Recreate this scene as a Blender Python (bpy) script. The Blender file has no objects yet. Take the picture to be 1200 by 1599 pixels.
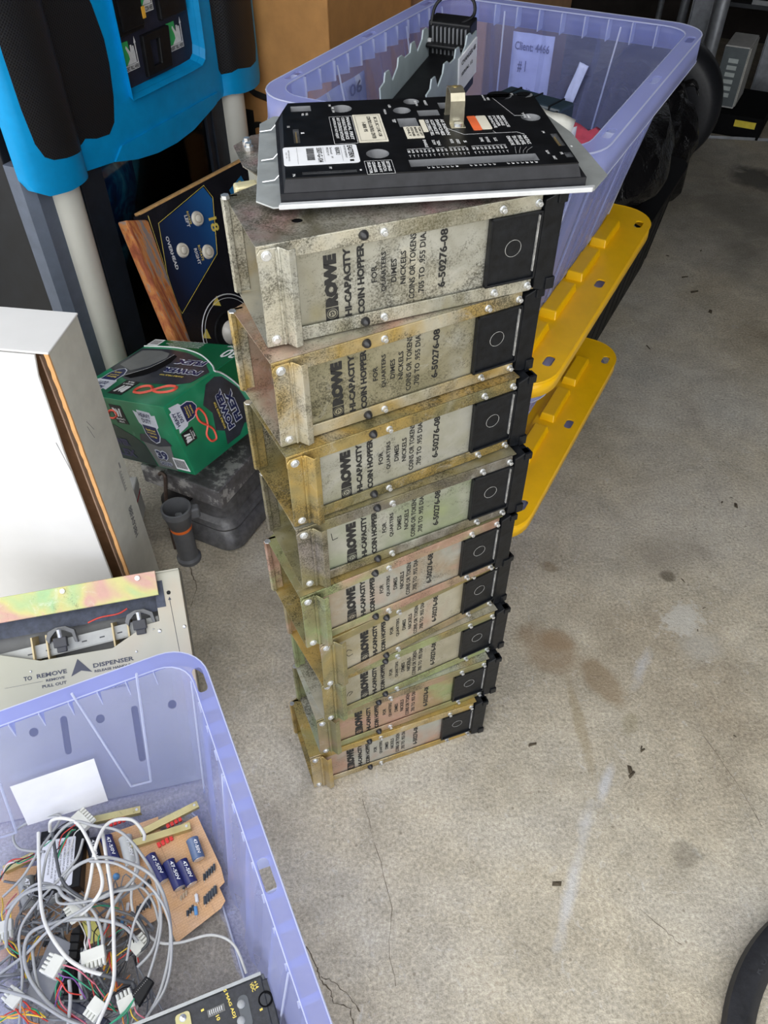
import bpy, math, random
import mathutils
from mathutils import Vector, Matrix, noise
from mathutils.geometry import tessellate_polygon, delaunay_2d_cdt
random.seed(7)
R = math.radians
C = bpy.context.scene.collection
SC = bpy.context.scene

# ------------------------------------------------------------------ camera
FPX, PITCH, CAMH = 1219.0, R(45.97), 1.5
cd = bpy.data.cameras.new('camera')
cam = bpy.data.objects.new('camera', cd); C.objects.link(cam)
cam.location = (0, 0, CAMH); cam.rotation_euler = (R(90) - PITCH, 0, 0)
cd.sensor_fit = 'VERTICAL'; cd.sensor_height = 36.0; cd.lens = 36.0 * FPX / 1599.0
cd.clip_start = 0.02; cd.clip_end = 100
SC.camera = cam

# ------------------------------------------------------------------ overcast sky and exposure
W = bpy.data.worlds.new('sky'); SC.world = W; W.use_nodes = True
wn = W.node_tree.nodes; wn.clear()
wo = wn.new('ShaderNodeOutputWorld'); wb = wn.new('ShaderNodeBackground')
wt = wn.new('ShaderNodeTexCoord'); wg = wn.new('ShaderNodeSeparateXYZ'); wr = wn.new('ShaderNodeValToRGB')
W.node_tree.links.new(wt.outputs['Generated'], wg.inputs[0])
W.node_tree.links.new(wg.outputs[2], wr.inputs[0])
wr.color_ramp.elements[0].position = 0.0; wr.color_ramp.elements[0].color = (.93, .95, .96, 1)
wr.color_ramp.elements[1].position = 1.0; wr.color_ramp.elements[1].color = (1.0, 1.0, 1.0, 1)
W.node_tree.links.new(wr.outputs[0], wb.inputs['Color'])
wb.inputs['Strength'].default_value = 2.75
W.node_tree.links.new(wb.outputs[0], wo.inputs[0])
SC.view_settings.view_transform = 'Standard'; SC.view_settings.look = 'None'
SC.view_settings.gamma = 1.0; SC.view_settings.use_curve_mapping = False
SC.view_settings.exposure = 0.0
SC.cycles.transparent_max_bounces = 32
SC.cycles.max_bounces = 12
SC.cycles.use_denoising = True

# ------------------------------------------------------------------ room frame: U runs into the garage, V to its left
O0 = Vector((.223, .987, 0)); U = Vector((.469, .883, 0)).normalized(); V = Vector((-.883, .469, 0)).normalized()
YAW = math.atan2(U.y, U.x)
def rm(u, v, z=0.0): return O0 + U * u + V * v + Vector((0, 0, z))
_c, _s = math.cos(PITCH), math.sin(PITCH)
def ray(px, py): return Vector((px - 600, FPX * _c + (799.5 - py) * _s, -FPX * _s + (799.5 - py) * _c))
def at(px, py, z):
    d = ray(px, py); return Vector((0, 0, CAMH)) + d * ((z - CAMH) / d.z)
def hit(px, py, p, n):
    d = ray(px, py); o = Vector((0, 0, CAMH)); return o + d * ((p - o).dot(n) / d.dot(n))

# ------------------------------------------------------------------ mesh helpers
class M:
    def __init__(s): s.v = []; s.f = []; s.T = Matrix.Identity(4)
    def add(s, vs, fs):
        b = len(s.v); s.v += [s.T @ Vector(q) for q in vs]; s.f += [tuple(i + b for i in f) for f in fs]; return s
    def box(s, x0, x1, y0, y1, z0, z1):
        return s.add([(x0, y0, z0), (x1, y0, z0), (x1, y1, z0), (x0, y1, z0), (x0, y0, z1), (x1, y0, z1), (x1, y1, z1), (x0, y1, z1)],
                     [(0, 3, 2, 1), (4, 5, 6, 7), (0, 1, 5, 4), (1, 2, 6, 5), (2, 3, 7, 6), (3, 0, 4, 7)])
    def prism(s, poly, z0, z1, holes=()):
        loops = [list(poly)] + [list(h) for h in holes]
        allp = [p for l in loops for p in l]; n = len(allp)
        tri = tessellate_polygon([[Vector((p[0], p[1], 0)) for p in l] for l in loops])
        vs = [(p[0], p[1], z0) for p in allp] + [(p[0], p[1], z1) for p in allp]
        fs = []
        for t in tri:
            a, b, c = [Vector(allp[i]).to_3d() if len(allp[i]) == 2 else Vector(allp[i]) for i in t]
            up = (b - a).cross(c - a).z > 0
            t = tuple(t) if up else tuple(reversed(t))
            fs.append(tuple(i + n for i in t)); fs.append(tuple(reversed(t)))
        o = 0
        for l in loops:
            k = len(l)
            for i in range(k): fs.append((o + i, o + (i + 1) % k, o + (i + 1) % k + n, o + i + n))
            o += k
        return s.add(vs, fs)
    def tube(s, pts, r, n=8, closed=False, caps=True):
        pts = [Vector(p) for p in pts]; k = len(pts); vs = []; fs = []; N = None
        for i, p in enumerate(pts):
            if closed: t = pts[(i + 1) % k] - pts[i - 1]
            else: t = pts[min(i + 1, k - 1)] - pts[max(i - 1, 0)]
            if t.length < 1e-9: t = Vector((0, 0, 1))
            t.normalize()
            if N is None:
                a = Vector((0, 0, 1)) if abs(t.z) < .9 else Vector((1, 0, 0)); N = t.cross(a).normalized()
            else:
                N = (N - t * N.dot(t))
                N = N.normalized() if N.length > 1e-6 else t.orthogonal().normalized()
            B = t.cross(N); rr = r[i] if isinstance(r, (list, tuple)) else r
            for j in range(n):
                a = 2 * math.pi * j / n; vs.append(p + (N * math.cos(a) + B * math.sin(a)) * rr)
        m = k if closed else k - 1
        for i in range(m):
            for j in range(n):
                a = i * n + j; b = i * n + (j + 1) % n; c = ((i + 1) % k) * n + (j + 1) % n; d = ((i + 1) % k) * n + j
                fs.append((a, b, c, d))
        if caps and not closed: fs.append(tuple(reversed(range(n)))); fs.append(tuple(range((k - 1) * n, k * n)))
        return s.add(vs, fs)
    def cyl(s, p0, p1, r0, r1=None, n=16): return s.tube([p0, p1], [r0, r0 if r1 is None else r1], n)
    def lathe(s, prof, n=24, arc=None):      # prof: (r, z) about local z
        vs = []; fs = []; k = len(prof)
        for i in range(n):
            a = 2 * math.pi * i / n
            for r, z in prof: vs.append((r * math.cos(a), r * math.sin(a), z))
        for i in range(n):
            for j in range(k - 1):
                a = i * k + j; b = ((i + 1) % n) * k + j; fs.append((a, b, b + 1, a + 1))
        return s.add(vs, fs)
    def dome(s, c, axis, r, h, n=12, m=4):
        q = Vector((0, 0, 1)).rotation_difference(Vector(axis).normalized()).to_matrix().to_4x4()
        old = s.T; s.T = old @ Matrix.Translation(Vector(c)) @ q
        s.lathe([(0.0001 + r * math.cos(math.pi / 2 * i / m), h * math.sin(math.pi / 2 * i / m)) for i in range(m + 1)], n)
        s.T = old; return s
    def loft(s, rings, cap0=True, cap1=True):
        k = len(rings[0]); vs = [p for r in rings for p in r]; fs = []
        for i in range(len(rings) - 1):
            for j in range(k):
                a = i * k + j; b = i * k + (j + 1) % k; fs.append((a, b, b + k, a + k))
        if cap0: fs.append(tuple(reversed(range(k))))
        if cap1: fs.append(tuple(range((len(rings) - 1) * k, len(rings) * k)))
        return s.add(vs, fs)
    def surf(s, poly, holes, fn, th, step):   # outline in (x, z), front at y = fn(x, z), thickness th towards +y
        loops = [list(poly)] + [list(h) for h in holes]; vs = []; es = []
        for l in loops:
            d = []
            for i in range(len(l)):
                a = Vector(l[i]); b = Vector(l[(i + 1) % len(l)]); m = max(1, int((b - a).length / step))
                for j in range(m): d.append(a + (b - a) * j / m)
            o = len(vs); vs += d; es += [(o + i, o + (i + 1) % len(d)) for i in range(len(d))]
        def inside(p, l):
            c = False; j = len(l) - 1
            for i in range(len(l)):
                if (l[i][1] > p[1]) != (l[j][1] > p[1]) and p[0] < (l[j][0] - l[i][0]) * (p[1] - l[i][1]) / (l[j][1] - l[i][1]) + l[i][0]: c = not c
                j = i
            return c
        ok = lambda p: inside(p, poly) and not any(inside(p, h) for h in holes)
        x0 = min(p[0] for p in poly); x1 = max(p[0] for p in poly); z0 = min(p[1] for p in poly); z1 = max(p[1] for p in poly)
        for i in range(1, int((x1 - x0) / step)):
            for j in range(1, int((z1 - z0) / (step * 1.5))):
                p = (x0 + i * step, z0 + j * step * 1.5)
                if ok(p): vs.append(Vector(p))
        r = delaunay_2d_cdt(vs, es, [], 0, 1e-6); V2 = r[0]; F2 = []
        for f in r[2]:
            c = sum((V2[i] for i in f), Vector((0, 0))) / len(f)
            if ok(c): F2.append(list(f))
        n = len(V2)
        a = [(p.x, fn(p.x, p.y), p.y) for p in V2]; b = [(p.x, fn(p.x, p.y) + th, p.y) for p in V2]
        fs = [tuple(f) for f in F2] + [tuple(i + n for i in reversed(f)) for f in F2]
        cnt = {}
        for f in F2:
            for i in range(len(f)):
                e = (f[i], f[(i + 1) % len(f)]); cnt[e] = cnt.get(e, 0) + 1
        for e in cnt:
            if (e[1], e[0]) not in cnt: fs.append((e[1], e[0], e[0] + n, e[1] + n))
        return s.add(a + b, fs)
    def build(s, name, mat, parent=None, smooth=None, bevel=0, loc=None, rot=None, mirror_n=False):
        me = bpy.data.meshes.new(name); me.from_pydata([tuple(q) for q in s.v], [], s.f); me.validate()
        import bmesh
        bm = bmesh.new(); bm.from_mesh(me); bmesh.ops.recalc_face_normals(bm, faces=bm.faces); bm.to_mesh(me); bm.free()
        if smooth:
            for p in me.polygons: p.use_smooth = True
            me.set_sharp_from_angle(angle=R(smooth))
        me.materials.append(mat)
        return link(name, me, parent, bevel, loc, rot)
def link(name, me, parent=None, bevel=0, loc=None, rot=None):
    o = bpy.data.objects.new(name, me); C.objects.link(o)
    if parent is not None: o.parent = parent
    if loc is not None: o.location = loc
    if rot is not None: o.rotation_euler = rot
    if bevel:
        b = o.modifiers.new('bevel', 'BEVEL'); b.width = bevel; b.segments = 2; b.limit_method = 'ANGLE'; b.angle_limit = R(40)
    return o
def tag(o, label, cat, group=None, kind=None):
    if label: o['label'] = label
    if cat: o['category'] = cat
    if group: o['group'] = group
    if kind: o['kind'] = kind
    return o
def thing(name, label, cat, loc=(0, 0, 0), yaw=0, group=None, mat=None):
    o = bpy.data.objects.new(name, None); C.objects.link(o); o.empty_display_size = .05
    if mat is not None: o.matrix_world = mat
    else: o.location = loc; o.rotation_euler = (0, 0, yaw)
    return tag(o, label, cat, group)
def frame(o, x, y, z=None):
    x = Vector(x).normalized(); y = Vector(y); y = (y - x * y.dot(x)).normalized(); z = x.cross(y)
    m = Matrix((x, y, z)).transposed().to_4x4(); m.translation = Vector(o); return m
def rr(L, Wd, r, n=5, cx=0, cy=0):
    p = []
    for (sx, sy, a0) in ((1, 1, 0), (-1, 1, 90), (-1, -1, 180), (1, -1, 270)):
        for i in range(n + 1):
            a = R(a0 + 90 * i / n); p.append((cx + sx * (L / 2 - r) + r * math.cos(a), cy + sy * (Wd / 2 - r) + r * math.sin(a)))
    return p
def circ(cx, cy, r, n=20, ry=None): return [(cx + r * math.cos(2 * math.pi * i / n), cy + (ry or r) * math.sin(2 * math.pi * i / n)) for i in range(n)]
def crs(pts, k=6, closed=False):
    P = [Vector(p) for p in pts]; out = []; n = len(P)
    g = (lambda i: P[i % n]) if closed else (lambda i: P[min(max(i, 0), n - 1)])
    for i in range(n if closed else n - 1):
        a, b, c, d = g(i - 1), g(i), g(i + 1), g(i + 2)
        for j in range(k):
            t = j / k
            out.append(.5 * ((2 * b) + (c - a) * t + (2 * a - 5 * b + 4 * c - d) * t * t + (3 * b - a - 3 * c + d) * t ** 3))
    if not closed: out.append(P[-1])
    return out
_tx = {}
def text_mesh(s, bold):
    k = (s, bold)
    if k not in _tx:
        cu = bpy.data.curves.new('t', 'FONT'); cu.body = s; cu.size = 1; cu.offset = bold; cu.resolution_u = 2; cu.extrude = 0
        o = bpy.data.objects.new('t', cu); C.objects.link(o)
        dg = bpy.context.evaluated_depsgraph_get(); dg.update()
        me = bpy.data.meshes.new_from_object(o.evaluated_get(dg))
        vs = [v.co.copy() for v in me.vertices]; fs = [tuple(p.vertices) for p in me.polygons]
        bpy.data.objects.remove(o); bpy.data.curves.remove(cu); bpy.data.meshes.remove(me)
        x0 = min(v.x for v in vs); x1 = max(v.x for v in vs); y0 = min(v.y for v in vs); y1 = max(v.y for v in vs)
        _tx[k] = ([((v.x - x0) / (x1 - x0), (v.y - y0) / (y1 - y0)) for v in vs], fs)
    return _tx[k]
def put_text(m, s, o, xd, ud, w, h, bold=.02, th=.0003):
    """letters into mesh m: o lower left corner, xd reading direction, ud up, w x h the box they fill"""
    o = Vector(o); xd = Vector(xd).normalized(); ud = Vector(ud).normalized(); nn = xd.cross(ud)
    vs, fs = text_mesh(s, bold)
    m.add([o + xd * (x * w) + ud * (y * h) + nn * th for x, y in vs], fs)
    return m

# ------------------------------------------------------------------ materials
MATS = {}
def base(name):
    m = bpy.data.materials.new(name); m.use_nodes = True; nt = m.node_tree; nt.nodes.clear()
    out = nt.nodes.new('ShaderNodeOutputMaterial'); b = nt.nodes.new('ShaderNodeBsdfPrincipled'); nt.links.new(b.outputs[0], out.inputs[0])
    return m, nt, b, out
def ramp(nt, src, stops):
    r = nt.nodes.new('ShaderNodeValToRGB'); nt.links.new(src, r.inputs[0]); e = r.color_ramp.elements
    e[0].position, e[0].color = stops[0][0], (*stops[0][1], 1); e[1].position, e[1].color = stops[-1][0], (*stops[-1][1], 1)
    for p, c in stops[1:-1]: q = e.new(p); q.color = (*c, 1)
    return r.outputs[0]
def noi(nt, scale, detail=4, rough=.6, vec=None, dist=0):
    n = nt.nodes.new('ShaderNodeTexNoise'); n.inputs['Scale'].default_value = scale; n.inputs['Detail'].default_value = detail
    n.inputs['Roughness'].default_value = rough; n.inputs['Distortion'].default_value = dist
    if vec is not None: nt.links.new(vec, n.inputs['Vector'])
    return n
def coord(nt, off=(0, 0, 0), sc=(1, 1, 1), rot=(0, 0, 0)):
    t = nt.nodes.new('ShaderNodeTexCoord'); mp = nt.nodes.new('ShaderNodeMapping'); nt.links.new(t.outputs['Object'], mp.inputs[0])
    mp.inputs['Location'].default_value = off; mp.inputs['Scale'].default_value = sc; mp.inputs['Rotation'].default_value = rot
    return mp.outputs[0]
def mix(nt, f, a, b, mode='MIX'):
    n = nt.nodes.new('ShaderNodeMix'); n.data_type = 'RGBA'; n.blend_type = mode
    for i, v in ((0, f), (6, a), (7, b)):
        if hasattr(v, 'is_output') or hasattr(v, 'links'): nt.links.new(v, n.inputs[i])
        elif i == 0: n.inputs[0].default_value = v
        else: n.inputs[i].default_value = (*v, 1)
    return n.outputs[2]
def bump(nt, b, src, st=.3, d=.002):
    n = nt.nodes.new('ShaderNodeBump'); n.inputs['Strength'].default_value = st; n.inputs['Distance'].default_value = d
    nt.links.new(src, n.inputs['Height']); nt.links.new(n.outputs[0], b.inputs['Normal'])
def plain(name, col, rough=.5, metal=0, var=.12, scale=30, bmp=0, spec=.5):
    if name in MATS: return MATS[name]
    m, nt, b, _ = base(name)
    n = noi(nt, scale, 4, .6, coord(nt))
    lo = tuple(max(0, c * (1 - var)) for c in col); hi = tuple(min(1, c * (1 + var)) for c in col)
    nt.links.new(ramp(nt, n.outputs[0], [(.3, lo), (.7, hi)]), b.inputs['Base Color'])
    b.inputs['Roughness'].default_value = rough; b.inputs['Metallic'].default_value = metal; b.inputs['Specular IOR Level'].default_value = spec
    if bmp: bump(nt, b, n.outputs[0], bmp)
    MATS[name] = m; return m
def zinc(name, stops, grime=.2, dark=(.035, .032, .02), seed=0, metal=.62, rough=.40):
    """passivated zinc sheet: drifting tints, speckled dirt and white bloom"""
    m, nt, b, _ = base(name); v = coord(nt, (seed * 1.7, seed * .9, seed))
    n1 = noi(nt, 9, 3, .5, v, .6); c = ramp(nt, n1.outputs[0], stops)
    n4 = noi(nt, 40, 6, .7, v); c = mix(nt, .22, c, n4.outputs[0], 'OVERLAY')
    n2 = noi(nt, 420, 4, .8, v); n3 = noi(nt, 11, 6, .7, v, .8)
    a = nt.nodes.new('ShaderNodeMath'); a.operation = 'MULTIPLY'; nt.links.new(n2.outputs[0], a.inputs[0]); nt.links.new(n3.outputs[0], a.inputs[1])
    f = nt.nodes.new('ShaderNodeMapRange'); nt.links.new(a.outputs[0], f.inputs[0])
    lo = .335 - grime * .20; f.inputs[1].default_value = lo; f.inputs[2].default_value = lo + .12; f.inputs[4].default_value = .85
    c = mix(nt, f.outputs[0], c, dark)
    n7 = noi(nt, 7, 7, .68, coord(nt, (seed * 2.3, seed, 5)), .5); f7 = nt.nodes.new('ShaderNodeMapRange'); nt.links.new(n7.outputs[0], f7.inputs[0]); f7.inputs[1].default_value = .60 - grime * .25; f7.inputs[2].default_value = .72 - grime * .12; f7.inputs[4].default_value = .10 + grime * .75
    c = mix(nt, f7.outputs[0], c, (.15, .135, .065))
    n5 = noi(nt, 22, 8, .8, coord(nt, (seed, 3, seed)), 1.2)
    f2 = nt.nodes.new('ShaderNodeMapRange'); nt.links.new(n5.outputs[0], f2.inputs[0]); f2.inputs[1].default_value = .56; f2.inputs[2].default_value = .70; f2.inputs[4].default_value = .5
    c = mix(nt, f2.outputs[0], c, (.60, .59, .54))
    nt.links.new(c, b.inputs['Base Color']); b.inputs['Metallic'].default_value = metal
    rg = nt.nodes.new('ShaderNodeMapRange'); nt.links.new(n4.outputs[0], rg.inputs[0]); rg.inputs[3].default_value = rough - .1; rg.inputs[4].default_value = rough + .2
    nt.links.new(rg.outputs[0], b.inputs['Roughness']); bump(nt, b, n4.outputs[0], .12, .001)
    return m
def frosted(name, col=(.66, .70, .95), alpha=.36, tint=(.90, .92, 1.0), rough=.25):
    m = bpy.data.materials.new(name); m.use_nodes = True; nt = m.node_tree; nt.nodes.clear()
    out = nt.nodes.new('ShaderNodeOutputMaterial'); d = nt.nodes.new('ShaderNodeBsdfDiffuse'); t = nt.nodes.new('ShaderNodeBsdfTranslucent')
    g = nt.nodes.new('ShaderNodeBsdfGlossy'); tr = nt.nodes.new('ShaderNodeBsdfTransparent')
    n = noi(nt, 6, 3, .5, coord(nt)); cc = ramp(nt, n.outputs[0], [(.3, tuple(c * .94 for c in col)), (.7, tuple(min(1, c * 1.04) for c in col))])
    nt.links.new(cc, d.inputs[0]); nt.links.new(cc, t.inputs[0]); g.inputs['Roughness'].default_value = rough; tr.inputs[0].default_value = (*tint, 1)
    m1 = nt.nodes.new('ShaderNodeMixShader'); m1.inputs[0].default_value = .45; nt.links.new(d.outputs[0], m1.inputs[1]); nt.links.new(t.outputs[0], m1.inputs[2])
    lw = nt.nodes.new('ShaderNodeLayerWeight'); lw.inputs[0].default_value = .25
    m2 = nt.nodes.new('ShaderNodeMixShader'); fr = nt.nodes.new('ShaderNodeMapRange'); nt.links.new(lw.outputs['Fresnel'], fr.inputs[0]); fr.inputs[3].default_value = .05; fr.inputs[4].default_value = .5
    nt.links.new(fr.outputs[0], m2.inputs[0]); nt.links.new(m1.outputs[0], m2.inputs[1]); nt.links.new(g.outputs[0], m2.inputs[2])
    m3 = nt.nodes.new('ShaderNodeMixShader'); al = nt.nodes.new('ShaderNodeMapRange'); nt.links.new(lw.outputs['Facing'], al.inputs[0]); al.inputs[3].default_value = alpha; al.inputs[4].default_value = min(1, alpha + .5)
    nt.links.new(al.outputs[0], m3.inputs[0]); nt.links.new(tr.outputs[0], m3.inputs[1]); nt.links.new(m2.outputs[0], m3.inputs[2]); nt.links.new(m3.outputs[0], out.inputs[0])
    return m
K = lambda *c: tuple(c)
black = plain('black_plastic', (.009, .0095, .011), .4, 0, .3, 60, .1, .25)
black_matte = plain('black_matte', (.005, .005, .006), .8, 0, .3, 60, 0, .1)
ink = plain('black_ink', (.012, .012, .012), .6, 0, .4, 220)
white_ink = plain('white_ink', (.72, .73, .74), .6, 0, .1, 100)
yellow_ink = plain('yellow_ink', (.78, .62, .12), .6, 0, .1, 100)
steel = plain('bright_steel', (.68, .70, .72), .28, .8, .15, 200)
paper = plain('white_paper', (.80, .81, .83), .8, 0, .05, 15, .15)
frost = frosted('frosted_plastic', (.52, .58, 1.0), .14)
frost_thick = frosted('frosted_plastic_rim', (.55, .60, 1.0), .38)
frost_edge = frosted('frosted_plastic_edge', (.82, .86, 1.0), .55)
yel = plain('yellow_plastic', (.88, .50, .003), .33, 0, .05, 20, .03)

def concrete():
    m, nt, b, _ = base('concrete'); v = coord(nt)
    n1 = noi(nt, 1.6, 6, .6, v, .4); n2 = noi(nt, 9, 8, .7, v, .3); n3 = noi(nt, 150, 6, .75, v); n6 = noi(nt, 32, 8, .75, v, 1.5)
    c = ramp(nt, n1.outputs[0], [(.30, (.38, .325, .24)), (.46, (.49, .44, .345)), (.60, (.52, .485, .415)), (.75, (.47, .46, .42))])
    c = mix(nt, .55, c, n2.outputs[0], 'OVERLAY'); c = mix(nt, 1.0, c, ramp(nt, n3.outputs[0], [(.30, (.28, .28, .27)), (.5, (.5, .5, .5)), (.68, (.72, .72, .72))]), 'OVERLAY')
    def rng(src, a, z, lo=0, hi=1):
        q = nt.nodes.new('ShaderNodeMapRange'); nt.links.new(src, q.inputs[0]); q.inputs[1].default_value = a; q.inputs[2].default_value = z; q.inputs[3].default_value = lo; q.inputs[4].default_value = hi; return q.outputs[0]
    c = mix(nt, rng(n6.outputs[0], .58, .66, 0, .55), c, (.64, .63, .60))
    n8 = noi(nt, 60, 5, .8, coord(nt, (0, 0, 0), (1, .18, 1), (0, 0, .9)), 2.0); c = mix(nt, rng(n8.outputs[0], .64, .70, 0, .5), c, (.66, .65, .63))
    n9 = noi(nt, 4.5, 7, .75, v, 1.0); c = mix(nt, rng(n9.outputs[0], .54, .70, 0, .45), c, (.30, .27, .21))
    c = mix(nt, rng(n6.outputs[0], .36, .30, 0, .45), c, (.20, .175, .135))
    vo = nt.nodes.new('ShaderNodeTexVoronoi'); vo.inputs['Scale'].default_value = 26; nt.links.new(v, vo.inputs['Vector'])
    c = mix(nt, rng(vo.outputs['Distance'], .09, .05, 0, .55), c, (.16, .13, .09))
    def stain_shade(p, q, w, col, st, soft=.45, ns=9, amp=.6):
        # patch of its own shape between floor points p and q, w wide
        p = Vector(p).to_3d(); q = Vector(q).to_3d(); cen = (p + q) / 2; ln = max((q - p).length / 2, .01); an = math.atan2(q.y - p.y, q.x - p.x)
        t = nt.nodes.new('ShaderNodeTexCoord'); s1 = nt.nodes.new('ShaderNodeVectorMath'); s1.operation = 'SUBTRACT'; nt.links.new(t.outputs['Object'], s1.inputs[0]); s1.inputs[1].default_value = (cen.x, cen.y, 0)
        r1 = nt.nodes.new('ShaderNodeVectorRotate'); r1.rotation_type = 'Z_AXIS'; r1.inputs['Angle'].default_value = -an; nt.links.new(s1.outputs[0], r1.inputs[0])
        s2 = nt.nodes.new('ShaderNodeVectorMath'); s2.operation = 'MULTIPLY'; nt.links.new(r1.outputs[0], s2.inputs[0]); s2.inputs[1].default_value = (1 / ln, 2 / w, 0)
        l = nt.nodes.new('ShaderNodeVectorMath'); l.operation = 'LENGTH'; nt.links.new(s2.outputs[0], l.inputs[0])
        nn = noi(nt, ns, 5, .6, v, .5); a = nt.nodes.new('ShaderNodeMath'); a.operation = 'MULTIPLY_ADD'; nt.links.new(nn.outputs[0], a.inputs[0]); a.inputs[1].default_value = amp * 2; nt.links.new(l.outputs['Value'], a.inputs[2])
        return rng(a.outputs[0], 1 + amp, 1 + amp - soft, 0, st), col
    A = lambda x, y: at(x, y, 0)
    for s in [
        (A(800, 985), A(915, 1045), .13, (.30, .21, .12), .62), (A(835, 1000), A(905, 1000), .07, (.30, .20, .11), .5),
        (A(905, 1020), A(985, 1115), .075, (.29, .21, .12), .62), (A(885, 1050), A(930, 1225), .03, (.32, .25, .14), .5, .5, 20, .5),
        (A(840, 880), A(875, 892), .04, (.26, .19, .11), .55), (A(970, 1125), A(1000, 1135), .07, (.30, .26, .16), .5),
        (A(1030, 893), A(1056, 907), .04, (.10, .08, .05), .75), (A(990, 830), A(1090, 900), .35, (.24, .21, .17), .45, .8, 5, .9),
        (A(1140, 285), A(1215, 270), .3, (.04, .04, .04), .85), (A(1000, 330), A(1300, 330), 1.5, (.17, .16, .14), .75, .9, 3, .9), (A(1040, 1355), A(1095, 1320), .06, (.20, .18, .14), .55, .5, 30, .8),  # the broad patch is dirt with the far floor's light falloff painted in
        (A(1040, 990), A(1092, 945), .09, (.64, .63, .58), .65, .35, 60, 1.1), (A(400, 880), A(420, 1000), .25, (.30, .25, .18), .4, .9, 6, .7),  # the soft brown patch left of the stack paints its shadow
        (A(560, 1215), A(620, 1230), .06, (.62, .58, .50), .5, .5, 30, .6), (A(1060, 1030), A(1120, 990), .12, (.52, .52, .49), .4, .7, 12, .8)]:
        f, col = stain_shade(*s); c = mix(nt, f, c, col)
    for s in [(A(862, 1520), A(915, 1290), .030, (.62, .64, .68), .55, .8, 22, .7), (A(900, 1330), A(930, 1240), .034, (.60, .62, .66), .45, .8, 26, .8),
              (A(932, 1270), A(957, 1185), .028, (.63, .65, .70), .6, .7, 26, .6), (A(988, 1078), A(1018, 1005), .034, (.60, .62, .66), .5, .8, 26, .7)]:
        f, col = stain_shade(*s); c = mix(nt, f, c, col)
    nt.links.new(c, b.inputs['Base Color']); b.inputs['Roughness'].default_value = .82
    ad = nt.nodes.new('ShaderNodeMath'); ad.operation = 'MULTIPLY_ADD'; nt.links.new(n3.outputs[0], ad.inputs[0]); ad.inputs[1].default_value = .6; nt.links.new(n2.outputs[0], ad.inputs[2])
    bump(nt, b, ad.outputs[0], .75, .007)
    return m

# ------------------------------------------------------------------ setting
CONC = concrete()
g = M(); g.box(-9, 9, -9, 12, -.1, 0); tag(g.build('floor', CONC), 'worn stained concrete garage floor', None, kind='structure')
def room_box(name, u0, u1, v0, v1, z0, z1, mat, label):
    m = M(); m.T = frame(O0, U, V); m.box(u0, u1, v0, v1, z0, z1); return tag(m.build(name, mat), label, None, kind='structure')
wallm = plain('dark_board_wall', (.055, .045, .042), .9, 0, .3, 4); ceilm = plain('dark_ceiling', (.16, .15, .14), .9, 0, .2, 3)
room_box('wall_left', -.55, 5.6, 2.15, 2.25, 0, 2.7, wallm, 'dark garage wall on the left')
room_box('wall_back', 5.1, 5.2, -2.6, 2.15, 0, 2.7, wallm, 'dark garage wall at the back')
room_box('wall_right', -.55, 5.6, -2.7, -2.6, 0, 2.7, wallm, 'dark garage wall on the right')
room_box('wall_light_block', 1.5, 5.1, -1.25, -1.15, 0, 2.7, wallm, 'dark dividing wall to the right of the back area')  # unseen partition, added to block light from the far floor
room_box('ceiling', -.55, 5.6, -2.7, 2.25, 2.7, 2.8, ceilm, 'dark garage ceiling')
room_box('trim_1', -.65, -.55, --2.7, 2.25, 2.38, 2.8, plain('door_header', (.5, .5, .48), .7), 'header over the open garage door')
crk = plain('crack_dirt', (.10, .08, .055), .95)
def crack(pts, w=.0016):
    m = M(); P = []
    for a, b in zip(pts[:-1], pts[1:]):
        for i in range(5):
            t = i / 5; q = at(a[0] + (b[0] - a[0]) * t, a[1] + (b[1] - a[1]) * t, 0); P.append(q + Vector((random.uniform(-1, 1), random.uniform(-1, 1), 0)) * .0018)
    P.append(at(*pts[-1], 0)); L = []; Rr = []
    for i, p in enumerate(P):
        t = (P[min(i + 1, len(P) - 1)] - P[max(i - 1, 0)]).normalized(); n = Vector((-t.y, t.x, 0)); ww = w * random.uniform(.25, 1)
        L.append((p + n * ww)); Rr.append((p - n * ww))
    n = len(P); m.add([(q.x, q.y, .0006) for q in L + Rr], [(i, i + 1, n + i + 1, n + i) for i in range(n - 1)])
    return m
cm = M()
for pts in ([(479, 1477), (496, 1509), (499, 1528), (517, 1547), (521, 1566), (547, 1574), (552, 1599)], [(500, 1526), (523, 1533), (545, 1556), (562, 1580)],
            [(293, 876), (301, 898), (308, 914), (298, 948)], [(566, 1250), (590, 1330), (612, 1420), (607, 1480), (618, 1540)],
            [(1190, 1290), (1150, 1220), (1100, 1150)], [(1000, 1420), (1040, 1455), (1065, 1475)]):
    q = crack(pts, .0013 if pts[0][0] < 560 else .0006); cm.add(q.v, q.f)
FLOOR = bpy.data.objects['floor']
o = cm.build('crack', crk, FLOOR); o['kind'] = 'stuff'
dm = M()
for px, py in [(987, 1210), (985, 1203), (1004, 1172), (1002, 1168), (1148, 1150), (1090, 985), (1067, 907), (870, 1380), (1100, 950), (1143, 778), (1150, 790), (1128, 785), (1013, 543), (1070, 433), (1085, 456), (1043, 400), (832, 1163), (1110, 487), (1095, 392), (1160, 330)]:
    q = at(px, py, 0); a = random.uniform(0, 3.14); l = random.uniform(.004, .011) * (1 if py > 700 else 1.7); w = l * random.uniform(.15, .5)
    dm.T = Matrix.Translation(q) @ Matrix.Rotation(a, 4, 'Z'); dm.add([(-l, -w, .0008), (l * .8, -w * .6, .0018), (l, w, .001), (-l * .7, w, .0022), (0, 0, .004)], [(0, 1, 4), (1, 2, 4), (2, 3, 4), (3, 0, 4), (3, 2, 1, 0)])
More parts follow.
